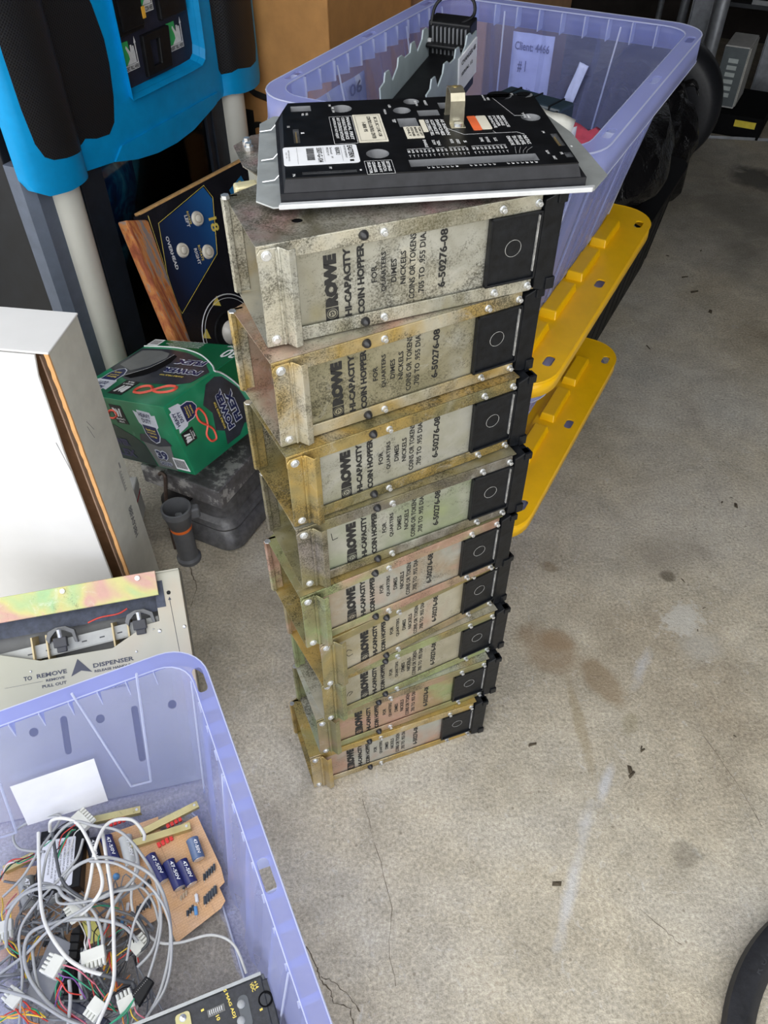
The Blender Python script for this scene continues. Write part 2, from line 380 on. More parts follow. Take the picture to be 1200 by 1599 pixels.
tag(dm.build('floor_debris', plain('debris', (.07, .055, .035), .9)), 'scattered dark crumbs and leaf bits on the concrete', 'debris', kind='stuff')

# ------------------------------------------------------------------ coin hoppers
HH, HL = .1238, .358
SIL, GOLD, OLV, PINK, GRN, CRM = (.47, .47, .42), (.50, .35, .11), (.30, .27, .14), (.52, .34, .26), (.36, .42, .21), (.54, .51, .41)
rubber = plain('black_knob', (.02, .02, .022), .3)
capm = plain('cap_plastic', (.006, .007, .009), .36, 0, .5, 90, .2, .3)
scuff = plain('scuffed_edge', (.30, .30, .29), .5, 0, .5, 150)
def hopper(i, x, y, yaw, z, label, face, frm, inner, dirty):
    t = thing('coin_hopper', label, 'coin hopper', (x, y, z), R(yaw), 'coin hoppers in the tall stack')
    mf = zinc('zinc_face_%d' % i, face, dirty[0], seed=i); ml = zinc('zinc_lip_%d' % i, frm, dirty[1], seed=i + 20); mi = zinc('zinc_inner_%d' % i, inner, dirty[2], seed=i + 40)
    h = HH - .0015
    out = [(0, 0), (.345, 0), (.345, .17), (.16, .17), (.155, .27), (.14, .29), (.075, .29), (.045, .265), (.04, .20), (.055, .15), (0, .125)]
    m = M(); m.prism(out, h - .0015, h, [circ(.058, .040, .0065, 14)]); m.build('top_sheet', mi if i else zinc('zinc_top_dirty', [(.3, (.16, .14, .10)), (.45, (.50, .48, .43)), (.58, (.52, .34, .33)), (.72, (.58, .57, .52))], .62, seed=9), t)
    m = M(); m.prism([(0, 0), (.345, 0), (.345, .17), (.16, .17), (.14, .25), (.06, .25), (.045, .15), (0, .125)], 0, .0015); m.build('bottom_sheet', mi, t)
    m = M(); m.box(.002, .050, .1235, .1250, .0015, h - .0015); m.box(.050, .0515, .1235, .22, .0015, h - .0015); m.build('back_wall', mi, t)
    # rolled flange standing at the rear left corner
    m = M(); m.prism([(-.004, .120), (.002, .120), (.002, .1235), (.014, .122), (.014, .1265), (-.001, .1275), (-.006, .125)], .004, h); m.build('back_flange', ml, t, 40, .0006)
    m = M(); m.box(.052, .335, .006, .168, .003, h - .003); m.build('coin_box', black_matte, t)
    # front: recessed face plate, lips above and below
    m = M(); m.box(.020, .300, .0015, .0035, .004, h - .004); fp = m.build('face_plate', mf, t)
    for zz in ((h - .0185, h), (0, .0175)):
        m = M(); m.prism([(0, zz[0]), (HL - .020, zz[0]), (HL - .020, zz[1]), (0, zz[1])], 0, .0022)
        m.v = [Vector((q.x, q.z - .0022, q.y)) for q in m.v]; m.build('lip', ml, t, None, .0007)
    m = M(); m.prism([(0, .002), (.021, .002), (.021, h - .003), (.004, h - .003), (0, h - .008)], 0, .0022); m.v = [Vector((q.x, q.z - .0050, q.y)) for q in m.v]
    m.prism([(0, 0), (0, 0), (0, 0)], 0, 0) if False else None
    m.box(.0185, .0212, -.0090, -.0028, .004, h - .004); m.build('side_flange', ml, t, None, .0006)
    m = M(); m.prism([(.021, -.0070), (.023, -.0070), (.030, -.0185), (.0385, -.0165), (.0385, -.0148), (.0305, -.0165), (.0238, -.0050), (.021, -.0050)], .003, h - .002)
    m.build('handle_lip', ml, t, 60, .0008)
    # fasteners
    for bx, bz, rr_ in [(.0095, h - .010, .0052), (.0105, .011, .0050)] + [(q, zz, .0042) for q in (.142, .287, .333) for zz in (h - .0095, .0085)]:
        m = M(); m.cyl((bx, -.001 if bx > .02 else -.004, bz), (bx, -.0035 if bx > .02 else -.0065, bz), rr_ * 1.12, None, 14); m.cyl((bx, -.003, bz), (bx, -.0085, bz), rr_ * .86, rr_ * .78, 6)
        m.build('bolt', steel, t, None, .0004)
    for bz in (h - .0085, .0075):
        m = M(); m.dome((.1185, -.0015, bz), (0, -1, 0), .0058, .0085, 14, 4); m.build('knob', rubber, t, 50)
    m = M(); m.cyl((-.001, .121, h), (-.001, .121, h + (.004 if i == 0 else .0012)), .0052, .0048, 6); m.build('bolt', steel, t)
    # black end cap
    m = M(); m.box(.2725, .3405, -.0022, .004, .0175, h - .0185); o = m.build('cap_panel', capm, t, None, .001)
    m = M()
    for a in ((.2725, .2755, .0175, h - .0185), (.3375, .3405, .0175, h - .0185), (.2725, .3405, .0175, .0205), (.2725, .3405, h - .0215, h - .0185)): m.box(a[0], a[1], -.0055, -.001, a[2], a[3])
    m.build('cap_rim', capm, o, None, .0007)
    m = M(); m.tube([(.3065 + .0105 * math.cos(a), -.0024, .062 + .0105 * math.sin(a)) for a in [2 * math.pi * k / 24 for k in range(24)]], .00035, 5, True); m.build('mould_ring', scuff, o)
    m = M(); m.box(.3355, .3370, -.0048, -.002, .028, h - .024); m.build('worn_edge', scuff, o)
    m = M(); m.prism([(.3405, .004), (.352, .0), (.3665, .0), (.3665, h), (.357, h), (.352, h - .002), (.3405, h - .006)], -.006, .165)
    m.v = [Vector((q.x, q.z, q.y)) for q in m.v]; m.build('end_cap', capm, t, None, .0012)
    m = M(); m.box(.356, .3685, -.0085, .006, 0, .016); m.build('end_tab', capm, t, None, .001); m = M(); m.box(.356, .3685, -.0085, .006, h - .012, h); m.build('end_tab', capm, t, None, .001)
    # lettering, reading upwards
    yy = .0014; X = (0, 0, 1); Uu = (-1, 0, 0); m = M()
    dz = -.003
    for s, xc, z0, z1, hh_, bd in [('ROWE', .080, .0365, .100, .0155, .085), ('HI-CAPACITY', .0995, .020, .104, .0086, .05), ('COIN HOPPER', .1155, .019, .106, .0086, .05),
                       ('FOR', .1315, .056, .0765, .0068, .02), ('QUARTERS', .1435, .042, .091, .0068, .02), ('DIMES', .1555, .0515, .080, .0068, .02), ('NICKELS', .167, .0465, .0875, .0068, .02),
                       ('COINS OR TOKENS', .1785, .025, .109, .0074, .02), ('.705 TO .955 DIA.', .1905, .0285, .1085, .0074, .02), ('6-50276-08', .2165, .0315, .1045, .0098, .034)]:
        z1 = min(z1, h - .0195 - dz)
        put_text(m, s, (xc + hh_ / 2, yy, z0 + dz), X, Uu, z1 - z0, hh_, bd)
    yb = yy - .0002
    sq = [(.0722, .0195), (.0878, .0195), (.0878, .0352), (.0722, .0352)]
    for hole in [circ(.080, .0273, .0066, 20)]:
        q = M(); q.prism(sq, 0, .0002, [hole]); m.add([(p.x, yb + p.z, p.y + dz) for p in q.v], q.f)
        q = M(); q.prism(circ(.080, .0273, .0058, 20), 0, .0002, [circ(.080, .0273, .0046, 20)]); m.add([(p.x, yb + p.z, p.y + dz) for p in q.v], q.f)
        q = M(); q.tube(crs([(.0775, .0245, 0), (.0795, .026, 0), (.078, .028, 0), (.080, .0295, 0), (.082, .0275, 0), (.0815, .0255, 0)], 3), .0006, 4); m.add([(p.x, yb + p.z * .1, p.y + dz) for p in q.v], q.f)
    o = m.build('lettering', ink, fp); o['label'] = 'black stencilled lettering reading upwards'
    return t, fp
S = lambda *a: [(.25 + .5 * k / (len(a) - 1), c) for k, c in enumerate(a)]
spec = [
 (9, -.1327, .7526, 21.9, 'topmost coin hopper of the stack, heavily grimed, under the black electronic board', S(OLV, (.33, .32, .26), SIL, CRM), S(OLV, SIL, CRM, SIL), S(GOLD, CRM, SIL, OLV), (.45, .55, .35)),
 (8, -.1268, .7233, 27.5, 'second coin hopper from the top, dusty silver face with golden left opening', S(OLV, (.30, .28, .18), (.40, .37, .26), SIL), S(OLV, CRM, GOLD, SIL), S(GOLD, PINK, CRM, OLV), (.35, .5, .4)),
 (7, -.1197, .7051, 28.2, 'third coin hopper from the top, dark grimy upper lip', S((.35, .35, .25), SIL, (.40, .39, .28)), S(OLV, GOLD, OLV, CRM), S(CRM, OLV, GOLD, SIL), (.2, .62, .5)),
 (6, -.1173, .6996, 26.0, 'fourth coin hopper from the top, pale green face with a marker letter L', S(GRN, (.34, .38, .27), SIL, (.36, .40, .29)), S(SIL, (.22, .20, .17), OLV, (.38, .34, .33)), S(SIL, OLV, CRM), (.18, .55, .4)),
 (5, -.1197, .6832, 27.7, 'fifth coin hopper from the top, pinkish face under a brown upper lip', S(PINK, (.42, .35, .26), SIL, PINK), S((.24, .12, .06), PINK, GRN, OLV), S(GRN, OLV, GOLD), (.18, .4, .35)),
 (4, -.1000, .6885, 30.5, 'sixth coin hopper from the top, marker letter C on its face, pushed to the right', S(PINK, CRM, (.42, .37, .24), SIL), S(GOLD, OLV, PINK), S(GOLD, (.5, .35, .12), OLV), (.15, .25, .35)),
 (3, -.1055, .6961, 26.2, 'seventh coin hopper from the top, green speckled upper lip', S(SIL, (.40, .37, .27), CRM), S(GRN, GRN, OLV, GOLD), S(SIL, CRM, OLV), (.2, .4, .4)),
 (2, -.1208, .6971, 22.0, 'eighth coin hopper from the top, orange pink tinted face', S(GRN, (.42, .32, .18), PINK, (.44, .34, .20)), S(PINK, OLV, GRN), S(GRN, SIL, GOLD), (.15, .35, .4)),
 (1, -.1404, .6892, 20.0, 'bottom coin hopper of the stack, standing on the concrete floor', S((.38, .35, .28), PINK, SIL, CRM), S(OLV, GOLD, CRM), S(OLV, GOLD, GRN), (.2, .3, .35))]
for i, (n, x, y, yaw, label, fc, fr_, inn, dr) in enumerate(spec):
    t, fp = hopper(i, x, y, yaw, (n - 1) * HH + .001, label, fc, fr_, inn, dr)
    if n == 6:
        m = M(); m.tube([(.052, .0013, .075), (.0505, .0013, .089)], .0005, 4); m.tube([(.052, .0013, .075), (.060, .0013, .0765)], .0005, 4); m.build('marker_letter', ink, fp)
    if n in (4, 3):
        m = M(); m.tube(crs([(.056, .0013, .062), (.049, .0013, .068), (.046, .0013, .060), (.050, .0013, .050), (.058, .0013, .051)] if n == 4 else [(.046, .0013, .045), (.050, .0013, .054), (.057, .0013, .052), (.050, .0013, .043)], 5), .0005, 4); m.build('marker_letter', ink, fp)
    if i == 0:
        for bx, by in ((.125, .283), (.062, .262), (.060, .245), (.064, .166)):
            m = M(); m.cyl((bx, by, HH - .002), (bx, by, HH + .003), .0058, .0058, 12); m.cyl((bx, by, HH + .003), (bx, by, HH + .007), .0042, .0040, 6); m.build('bolt', steel, t)
        m = M(); m.box(.018, .046, .150, .166, HH - .022, HH - .004); m.build('brass_tab', plain('brass_tab', (.75, .68, .42), .35, .4), t, None, .003)

# ------------------------------------------------------------------ electronic board in its tray, on the stack
bz = 9 * HH + .0085
BT = thing('control_board', 'black electronic control board in a grey metal tray on top of the hopper stack', 'control board', mat=frame((-.108, .825, bz), (.992, .128, 0), (-.128, .992, 0)))
ZT = 1.151 - bz
tray = plain('grey_tray', (.50, .53, .53), .45, .5, .15, 25)
m = M(); m.prism([(-.030, .012), (-.012, -.006), (.345, -.006), (.372, .030), (.368, .160), (.350, .240), (-.004, .262), (-.022, .238)], 0, .002); tr_ = m.build('metal_tray', tray, BT, None, .0005)
m = M(); m.prism([(-.006, -.013), (.340, -.013), (.345, -.006), (-.004, -.006)], .0015, .007); m.build('tray_lip', plain('tray_lip', (.66, .68, .70), .4, .3), tr_, None, .001)
for k in (.055, .115, .205):
    m = M(); m.tube([(-.022, k, .004), (-.008, k + .001, .005), (.0, k + .002, .012)], .0009, 5); m.build('wire_clip', steel, tr_)
m = M()
cones = [(.0812, .2004, .013), (.1089, .0561, .013), (.1549, .1848, .011), (.1711, .214, .010), (.287, .222, .016), (.3072, .1421, .012), (.3195, .221, .011)]
wins = [(.0185, .0435, .1974, .2155), (.1449, .1679, .131, .158), (.1731, .199, .163, .1816), (.1404, .284, .0155, .034), (.0222, .0812, .0105, .0165), (.0178, .0250, .0979, .1397), (.2030, .2150, .185, .205), (.3160, .3240, .0516, .0878), (.3160, .3240, .0193, .0325)]
holes = [circ(a, b, r, 18) for a, b, r in cones] + [[(a, c), (b, c), (b, d), (a, d)] for a, b, c, d in wins]
m.prism([(.004, .004), (.325, .004), (.331, .226), (.016, .228), (.008, .2)], ZT - .002, ZT, holes)
cov = m.build('black_cover', plain('board_black', (.005, .0055, .007), .45, 0, .5, 40, .1, .25), BT)
m = M()
o1 = [(.004, .004), (.325, .004), (.331, .226), (.016, .228), (.008, .2)]; o2 = [(.001, -.002), (.328, -.002), (.336, .232), (.012, .234), (.002, .2)]
m.loft([[(a, b, .015) for a, b in o2], [(a, b, ZT - .0015) for a, b in o1]], False, False); m.loft([[(a, b, .003) for a, b in [(-.003, -.004), (.334, -.004), (.340, .236), (.008, .238), (-.002, .2)]], [(a, b, .015) for a, b in [(-.003, -.004), (.334, -.004), (.340, .236), (.008, .238), (-.002, .2)]], [(a, b, .015) for a, b in o2]], False, False)
m.build('skirt', plain('skirt_grey', (.016, .0165, .020), .5, 0, .3, 60, 0, .3), cov, None)
greyp = plain('moulded_grey', (.14, .145, .155), .4, 0, .2, 40)
m = M()
for a, b, r in cones:
    m = M(); m.T = Matrix.Translation((a, b, ZT)); m.lathe([(r, 0), (r * .28, -.020), (0.0001, -.020)], 18); m.build('funnel', greyp, cov, 30)
m = M()
for a, b, c, d in wins[:4] + [wins[6]]:
    m = M(); m.add([(a, c, ZT), (b, c, ZT), (b, d, ZT), (a, d, ZT), (a + .004, c + .004, ZT - .014), (b - .004, c + .004, ZT - .014), (b - .004, d - .003, ZT - .014), (a + .004, d - .003, ZT - .014)], [(0, 1, 5, 4), (1, 2, 6, 5), (2, 3, 7, 6), (3, 0, 4, 7), (4, 5, 6, 7)]); m.build('recess', greyp, cov)
for a, b, c, d in wins[4:6] + wins[7:]:
    m = M(); m.add([(a, c, ZT), (b, c, ZT), (b, d, ZT), (a, d, ZT), (a, c, ZT - .008), (b, c, ZT - .008), (b, d, ZT - .008), (a, d, ZT - .008)], [(0, 1, 5, 4), (1, 2, 6, 5), (2, 3, 7, 6), (3, 0, 4, 7), (4, 5, 6, 7)]); m.build('recess', greyp, cov)
m = M()
for k in range(9): m.box(.0205, .0220, .104 + k * .0036, .1055 + k * .0036, ZT - .008, ZT - .001)
for k in range(8): m.box(.3190, .3205, .055 + k * .0036, .0562 + k * .0036, ZT - .008, ZT - .001)
m.build('connector_pins', plain('pin_gold', (.7, .55, .3), .3, .8), cov)['kind'] = 'stuff'
cream = plain('cream_label', (.74, .70, .58), .7, 0, .06, 30); lab = plain('white_label', (.82, .84, .88), .6, 0, .05, 20)
def plate(parent, name, x0, x1, y0, y1, mat, z=ZT, r=.002, th=.0005):
    m = M(); m.prism(rr(x1 - x0, y1 - y0, r, 3, (x0 + x1) / 2, (y0 + y1) / 2), z, z + th); return m.build(name, mat, parent)
DN, RT = (0, -1, 0), (1, 0, 0)
def dtext(m, s, x, ytop, ln, h, z, bold=.02): put_text(m, s, (x, ytop, z), DN, RT, ln, h, bold, .0002)
l1 = plate(cov, 'white_sticker', .004, .0875, .0345, .0853, lab, r=.004)
m = M(); zl = ZT + .0006
dtext(m, 'EASTERN', .0765, .082, .034, .0062, zl, .03); dtext(m, 'ENTERTAINMENT', .0725, .082, .034, .0022, zl, 0); dtext(m, 'VENDOR 2', .0625, .079, .022, .0050, zl)
dtext(m, 'Serviced   14', .0565, .079, .030, .0028, zl, 0); dtext(m, 'MICRO M', .0525, .079, .022, .0026, zl, 0); dtext(m, '5507-G-104', .0415, .079, .040, .0060, zl, .02); dtext(m, 'KEEP FOR SERVICE', .0095, .076, .030, .0016, zl, 0); dtext(m, '122 / 14', .0068, .070, .016, .0016, zl, 0)
yb_ = .079
while yb_ > .046: w_ = random.choice((.0004, .0008, .0012)); m.box(.0300, .0385, yb_ - w_, yb_, zl, zl + .0001); yb_ -= w_ + random.choice((.0004, .0008))
m.box(.0195, .0197, .037, .083, zl, zl + .0001); m.box(.0490, .0492, .040, .080, zl, zl + .0001); m.box(.0690, .0692, .040, .080, zl, zl + .0001); m.box(.0765, .081, .038, .043, zl, zl + .0001)
m.build('sticker_print', ink, l1)['kind'] = 'stuff'
l2 = plate(cov, 'cream_sticker', .0920, .1262, .0895, .1760, cream, r=.001)
m = M(); dtext(m, 'BC 25, BC 1.2 BC-12R', .1160, .165, .062, .0046, zl); dtext(m, 'CONTROL CONTROL CENTER', .1085, .168, .070, .0046, zl); dtext(m, '1-800 95', .1010, .150, .030, .0046, zl)
for a in ((.0945, .0948, .094, .172), (.1235, .1238, .094, .172), (.0945, .1238, .0937, .094), (.0945, .1238, .172, .1723)): m.box(*a, zl, zl + .0001)
m.build('sticker_print', ink, l2)
l3 = plate(cov, 'cream_sticker', .1485, .1690, .0945, .1300, cream, r=.001); m = M()
for k, s in enumerate(('TOM LEFT', 'MARKED TO', 'SHORT BOARD', 'ONLY')): dtext(m, s, .1650 - k * .0045, .127, .028, .0030, zl)
m.build('sticker_print', ink, l3)
plate(cov, 'cream_sticker', .1705, .1765, .112, .150, cream, r=.001)
plate(cov, 'orange_sticker', .2300, .2405, .1095, .1545, plain('orange_label', (.85, .16, .05), .6), r=.002); plate(cov, 'cream_sticker', .2405, .2530, .1110, .1540, cream, r=.002)
m = M(); zk = ZT + .0002
def blk(x0, x1, y0, y1, cols, s=None):
    w = (x1 - x0) / cols
    for k in range(cols):
        t_ = s[k % len(s)] if s else random.choice(('REFER TO', 'SERVICE', 'CHANGER', 'CONTROL', 'ADJUST'))
        dtext(m, t_, x0 + k * w + w * .15, y1 - .001, (y1 - y0) * random.uniform(.82, .97), w * .7, zk, .035)
blk(.0655, .0885, .092, .171, 4, ('CAUTION: DO NOT ADJUST', 'ANY CONTROLS WITHOUT', 'CONSULTING SERVICE', 'MANUAL FIRST'))
blk(.0935, .1195, .0035, .0345, 5, ('SELECTOR', 'CHANGER', 'ADJUST', 'SWITCH', 'SETTINGS')); blk(.1765, .2010, .092, .150, 4, ('FOR CORRECT BILL', 'ACCEPTANCE SET', 'SWITCHES', 'AS SHOWN')); blk(.2550, .2760, .113, .153, 4, ('REMOVE', 'POWER', 'BEFORE', 'SERVICE'))
blk(.262, .288, .056, .088, 4, ('CHANGE ONE', 'TEN CHANGE', 'FIVE LEVEL', 'ONE STACK'))
for (x0, x1, y0, y1) in ((.0635, .0905, .0885, .1735), (.0915, .1215, .0015, .0365), ):
    for a in ((x0, x0 + .0004, y0, y1), (x1, x1 + .0004, y0, y1), (x0, x1, y0, y0 + .0004), (x0, x1, y1, y1 + .0004)): m.box(*a, zk, zk + .0001)
for (s, x, y, w, h) in (('12', .012, .150, .005, .003), ('VR1', .031, .190, .008, .003), ('VR2', .036, .190, .008, .003), ('P8', .066, .215, .006, .003), ('PWR', .069, .207, .008, .003), ('SW', .069, .195, .008, .003), ('LED', .140, .205, .010, .003), ('PWR ON', .132, .190, .016, .003), ('TEST', .1385, .156, .011, .004),
          ('ESCROW', .1745, .215, .018, .003), ('RESET', .1865, .215, .018, .003), ('1', .027, .128, .004, .004), ('P7', .052, .026, .005, .003), ('P6', .012, .012, .006, .003), ('1', .0845, .016, .004, .002),
          ('MAG ADJ', .2630, .225, .020, .003), ('VDC', .2680, .215, .010, .003), ('TP2', .299, .158, .018, .003), ('GND', .3035, .150, .012, .003), ('P4', .308, .096, .006, .003), ('P5', .3115, .033, .006, .003), ('1', .329, .050, .004, .002), ('SLOW', .297, .040, .010, .003), ('FAST', .3005, .024, .010, .003), ('P1', .302, .226, .006, .003),
          ('ENABLE', .1650, .088, .022, .0035), ('SLOW', .175, .086, .014, .0035), ('TEN', .180, .084, .014, .0035), ('MODE', .196, .086, .012, .0035), ('CREDIT', .203, .085, .014, .0035), ('5', .211, .080, .006, .0035), ('DIME', .231, .086, .012, .0035), ('PAYOUT', .238, .087, .016, .0035), ('SLUG', .247, .084, .010, .0035)):
    dtext(m, s, x, y, w, h, zk, .03)
for x0, x1 in ((.143, .172), (.176, .186), (.191, .211), (.217, .257)):
    m.box(x0, x1, .0630, .0634, zk, zk + .0001)
    x = x0
    while x < x1: dtext(m, random.choice(('ON', 'OFF', '5', '10', 'HI')), x, .060, .008, .0028, zk, .03); m.box(x, x + .0022, .046, .0466, zk, zk + .0001); m.box(x + .0008, x + .0012, .041, .047, zk, zk + .0001); x += .0046
for x in [.158 + k * .0052 for k in range(24)]:
    if .19 < x < .2 or .235 < x < .245: continue
    dtext(m, random.choice(('1', '2', '3', '8', '0')), x, .0115, .003, .0025, zk, .03); m.box(x, x + .0003, .0115, .0135, zk, zk + .0001)
for a, b in (((.196, .124), (.216, .0985)), ((.216, .0985), (.279, .098)), ((.279, .098), (.286, .090)), ((.276, .213), (.289, .150)), ((.289, .150), (.300, .149)), ((.252, .105), (.254, .098))):
    p = Vector((*a, zk)); q = Vector((*b, zk)); m.tube([p, q], .00013, 4)
for k in range(4): m.tube([(.266 + k * .0065, .055 - k * .0008, zk), (.264 + k * .0045, .044, zk), (.263 + k * .004, .037, zk)], .00013, 4)
m.build('board_print', white_ink, cov)['kind'] = 'stuff'
# bent metal bracket standing on the board
bm_ = plain('worn_bracket', (.38, .35, .26), .3, .75, .35, 30, .15)
m = M(); m.T = Matrix.Translation((.2045, .118, ZT)); pr = [(0, .0008), (.012, .0012), (.012, .026), (.016, .034), (.030, .036), (.042, .034), (.046, .001), (.050, .001)]
th = .0013; o_ = []
for k, (a, b) in enumerate(pr): o_.append((a, b))
inn = [(a + (th if 1 <= k <= 3 else 0) - (th if k >= 5 else 0), b - th if k not in (0, 7) else b - th * .6) for k, (a, b) in enumerate(pr)]
q = M(); q.prism(o_ + inn[::-1], 0, .0175); m.add([(p.z, p.x, p.y) for p in q.v], q.f); br = m.build('bracket', bm_, BT, None, .0004)
m = M(); m.cyl((.2135, .124, ZT), (.2135, .124, ZT + .004), .005, .0046, 12); m.build('bolt', steel, br)
m = M(); m.dome((.2130, .150, ZT + .0355), (0, 0, 1), .004, .0015, 12, 3); m.build('rivet', plain('brass', (.6, .48, .2), .3, .8), br, 40)

# ------------------------------------------------------------------ storage totes
def tote(name, label, L, Wd, H, mat, group=None, slots=None, taper=.098, flute=True):
    t = thing(name, label, 'storage tote', group=group, mat=mat)
    th = .0022
    def outline(ins, amp, r):
        l, w = L - 2 * ins, Wd - 2 * ins; p = []
        for (sx, sy, a0, ax, n) in ((1, 1, 0, 0, 11), (-1, 1, 90, 1, 7), (-1, -1, 180, 0, 11), (1, -1, 270, 1, 7)):
            for i in range(5):
                a = R(a0 + 90 * i / 4); p.append((sx * (l / 2 - r) + r * math.cos(a), sy * (w / 2 - r) + r * math.sin(a)))
            # straight side after this corner, with flutes
            ln = (l if ax == 0 else w) - 2 * r; k = n
            if ax == 1 and not flute: continue
            for i in range(k):
                s0 = -ln / 2 + ln * (i + .12) / k; s1 = -ln / 2 + ln * (i + .88) / k; d = amp if i % 2 else 0
                for s in (s0, s1):
                    if (sx, sy) == (1, 1): p.append((-s, w / 2 - d))
                    elif (sx, sy) == (-1, 1): p.append((-l / 2 + d, -s))
                    elif (sx, sy) == (-1, -1): p.append((s, -w / 2 + d))
                    else: p.append((l / 2 - d, s))
        return p
    prof = [(taper + .03, .004, .0), (taper, .006, .012), (taper - .012, .010, .05), (.032, .008, H - .06), (.028, .001, H - .012), (.026, 0, H - .002)]
    m = M(); m.loft([[(x, y, z) for x, y in outline(i_, a_, .05)] for i_, a_, z in prof], True, False)
    body = m.build('body', frost, t); sm = body.modifiers.new('shell', 'SOLIDIFY'); sm.thickness = th; sm.offset = 1
    m = M(); m.prism(rr(L, Wd, .07, 8), H - .0025, H, [rr(L - .055, Wd - .055, .05, 6)] + (slots or []))
    rim = m.build('rim', frost_thick, t)
    m = M(); ro = rr(L, Wd, .07, 8); n = len(ro)
    def drop(x, y):
        k = abs(x) / (L / 2); return .048 if (k > .72 or abs(x) < .12) else .036
    m.add([(x, y, H - .001) for x, y in ro] + [(x * 1.004, y * 1.004, H - .044) for x, y in ro], [(i, (i + 1) % n, (i + 1) % n + n, i + n) for i in range(n)])
    sk = m.build('rim_skirt', frost_thick, rim, 40); sm = sk.modifiers.new('shell', 'SOLIDIFY'); sm.thickness = .002
    m = M(); m.tube([(x, y, H - .0005) for x, y in ro], .0014, 5, True); m.tube([(x, y, H - .001) for x, y in rr(L - .055, Wd - .055, .05, 6)], .0013, 5, True); m.tube([(x * 1.004, y * 1.004, H - .044) for x, y in ro], .0012, 5, True)
    m.build('rim_bead', frost_edge, rim)
    # fins between body and skirt
    for sy in (-1, 1):
        k = -int((L / 2 - .1) / .047)
        while k <= int((L / 2 - .1) / .047):
            m = M(); x = k * .047; y1 = sy * (Wd / 2 - .002); y0 = sy * (Wd / 2 - .031); m.add([(x - .0008, y0, H - .003), (x - .0008, y1, H - .003), (x - .0008, y1, H - .042), (x - .0008, y0 - sy * .001, H - .034), (x + .0008, y0, H - .003), (x + .0008, y1, H - .003), (x + .0008, y1, H - .042), (x + .0008, y0 - sy * .001, H - .034)], [(0, 1, 2, 3), (7, 6, 5, 4), (0, 4, 5, 1), (1, 5, 6, 2), (2, 6, 7, 3), (3, 7, 4, 0)]); m.build('rim_fin', frost_edge, rim); k += 1
    for sx in (-1, 1):
        for k in range(-4, 5):
            m = M(); y = k * .047; x0_, x1_ = sorted((sx * (L / 2 - .002), sx * (L / 2 - .031))); m.box(x0_, x1_, y - .0008, y + .0008, H - .040, H - .003); m.build('rim_fin', frost_edge, rim)
    # long moulded ribs running down the walls
    m = M()
    for sy in (-1, 1):
        for x in (-.31, -.14, .14, .31):
            x *= L / .745; m = M(); m.tube([(x, sy * (Wd / 2 - .030), H - .012), (x * .90, sy * (Wd / 2 - taper + .003), .02)], .0018, 5); m.build('wall_rib', frost_edge, body, 60)
    for sx in (-1, 1) if flute else ():
        for y in (-.12, .12): m = M(); m.tube([(sx * (L / 2 - .030), y, H - .012), (sx * (L / 2 - taper + .003), y * .8, .02)], .0018, 5); m.build('wall_rib', frost_edge, body, 60)
    fo = rr(L - .22, Wd - .20, .03, 5); m = M(); m.tube([(x, y, .006) for x, y in fo], .0018, 5, True); m.build('base_rib', frost_edge, body)
    return t
def long_slots(L, Wd, xs, ln=.042, w=.014, ins=.014):
    s = []
    for sy in (-1, 1):
        for x in xs: s.append(rr(ln, w, w * .42, 3, x, sy * (Wd / 2 - ins)))
    return s
def lid(name, label, L, Wd, z1, mat, group):
    t = thing(name, label, 'tote lid', group=group, mat=mat)
    sl = long_slots(L, Wd, (-.28, .015, .30), .034, .017, .024)
    out = rr(L, Wd, .075, 8)
    m = M(); m.prism(out, z1 - .003, z1, sl + [rr(L - .20, Wd - .20, .03, 4)]); m.build('flange', yel, t)
    m = M(); n = len(out); m.add([(x, y, z1 - .001) for x, y in out] + [(x * 1.006, y * 1.006, z1 - .030) for x, y in out], [(i, (i + 1) % n, (i + 1) % n + n, i + n) for i in range(n)])
    sk = m.build('skirt', yel, t, 40); q = sk.modifiers.new('shell', 'SOLIDIFY'); q.thickness = .0025
    m = M(); m.tube([(x, y, z1 - .002) for x, y in out], .0026, 6, True); m.build('rolled_edge', yel, t, 60)
    m = M(); m.prism(rr(L - .198, Wd - .198, .03, 4), z1 - .010, z1 - .007); m.build('sunken_panel', yel, t)
    def block(x0, x1, y0, y1):
        m = M(); e = .006; m.loft([[(x0, y0, z1 - .001), (x1, y0, z1 - .001), (x1, y1, z1 - .001), (x0, y1, z1 - .001)], [(x0 + e, y0 + e * .4, z1 + .016), (x1 - e, y0 + e * .4, z1 + .016), (x1 - e, y1 - e * .4, z1 + .016), (x0 + e, y1 - e * .4, z1 + .016)]]); m.build('ridge', yel, t, None, .0025)
    for sy in (-1, 1):
        y0, y1 = sorted((sy * (Wd / 2 - .056), sy * (Wd / 2 - .092)))
        for x0, x1 in ((-.30, -.185), (-.155, -.03), (0.0, .125), (.155, .27)): block(x0, x1, y0, y1)
    for sx in (-1, 1):
        x0, x1 = sorted((sx * (L / 2 - .056), sx * (L / 2 - .092)))
        for y0, y1 in ((-.17, -.03), (.03, .17)): block(x0, x1, y0, y1)
    return t
def fr(u, v, z): return frame(rm(u, v, z), U, V)
LW, LD = .745, .565
tote('storage_tote', 'bottom clear storage tote under the lower yellow lid, behind the hopper stack', .70, .53, .335, fr(.437, .27, 0.0), 'clear totes stacked behind the hoppers', long_slots(.70, .53, (-.25, 0, .25)))
lid('tote_lid', 'lower yellow lid, on the bottom clear tote', LW, LD, .352, fr(.437, .27, 0), 'yellow lids in the tote stack')
tote('storage_tote', 'middle clear storage tote between the two yellow lids', .70, .53, .335, fr(.437, .27, .354), 'clear totes stacked behind the hoppers', long_slots(.70, .53, (-.25, 0, .25)))
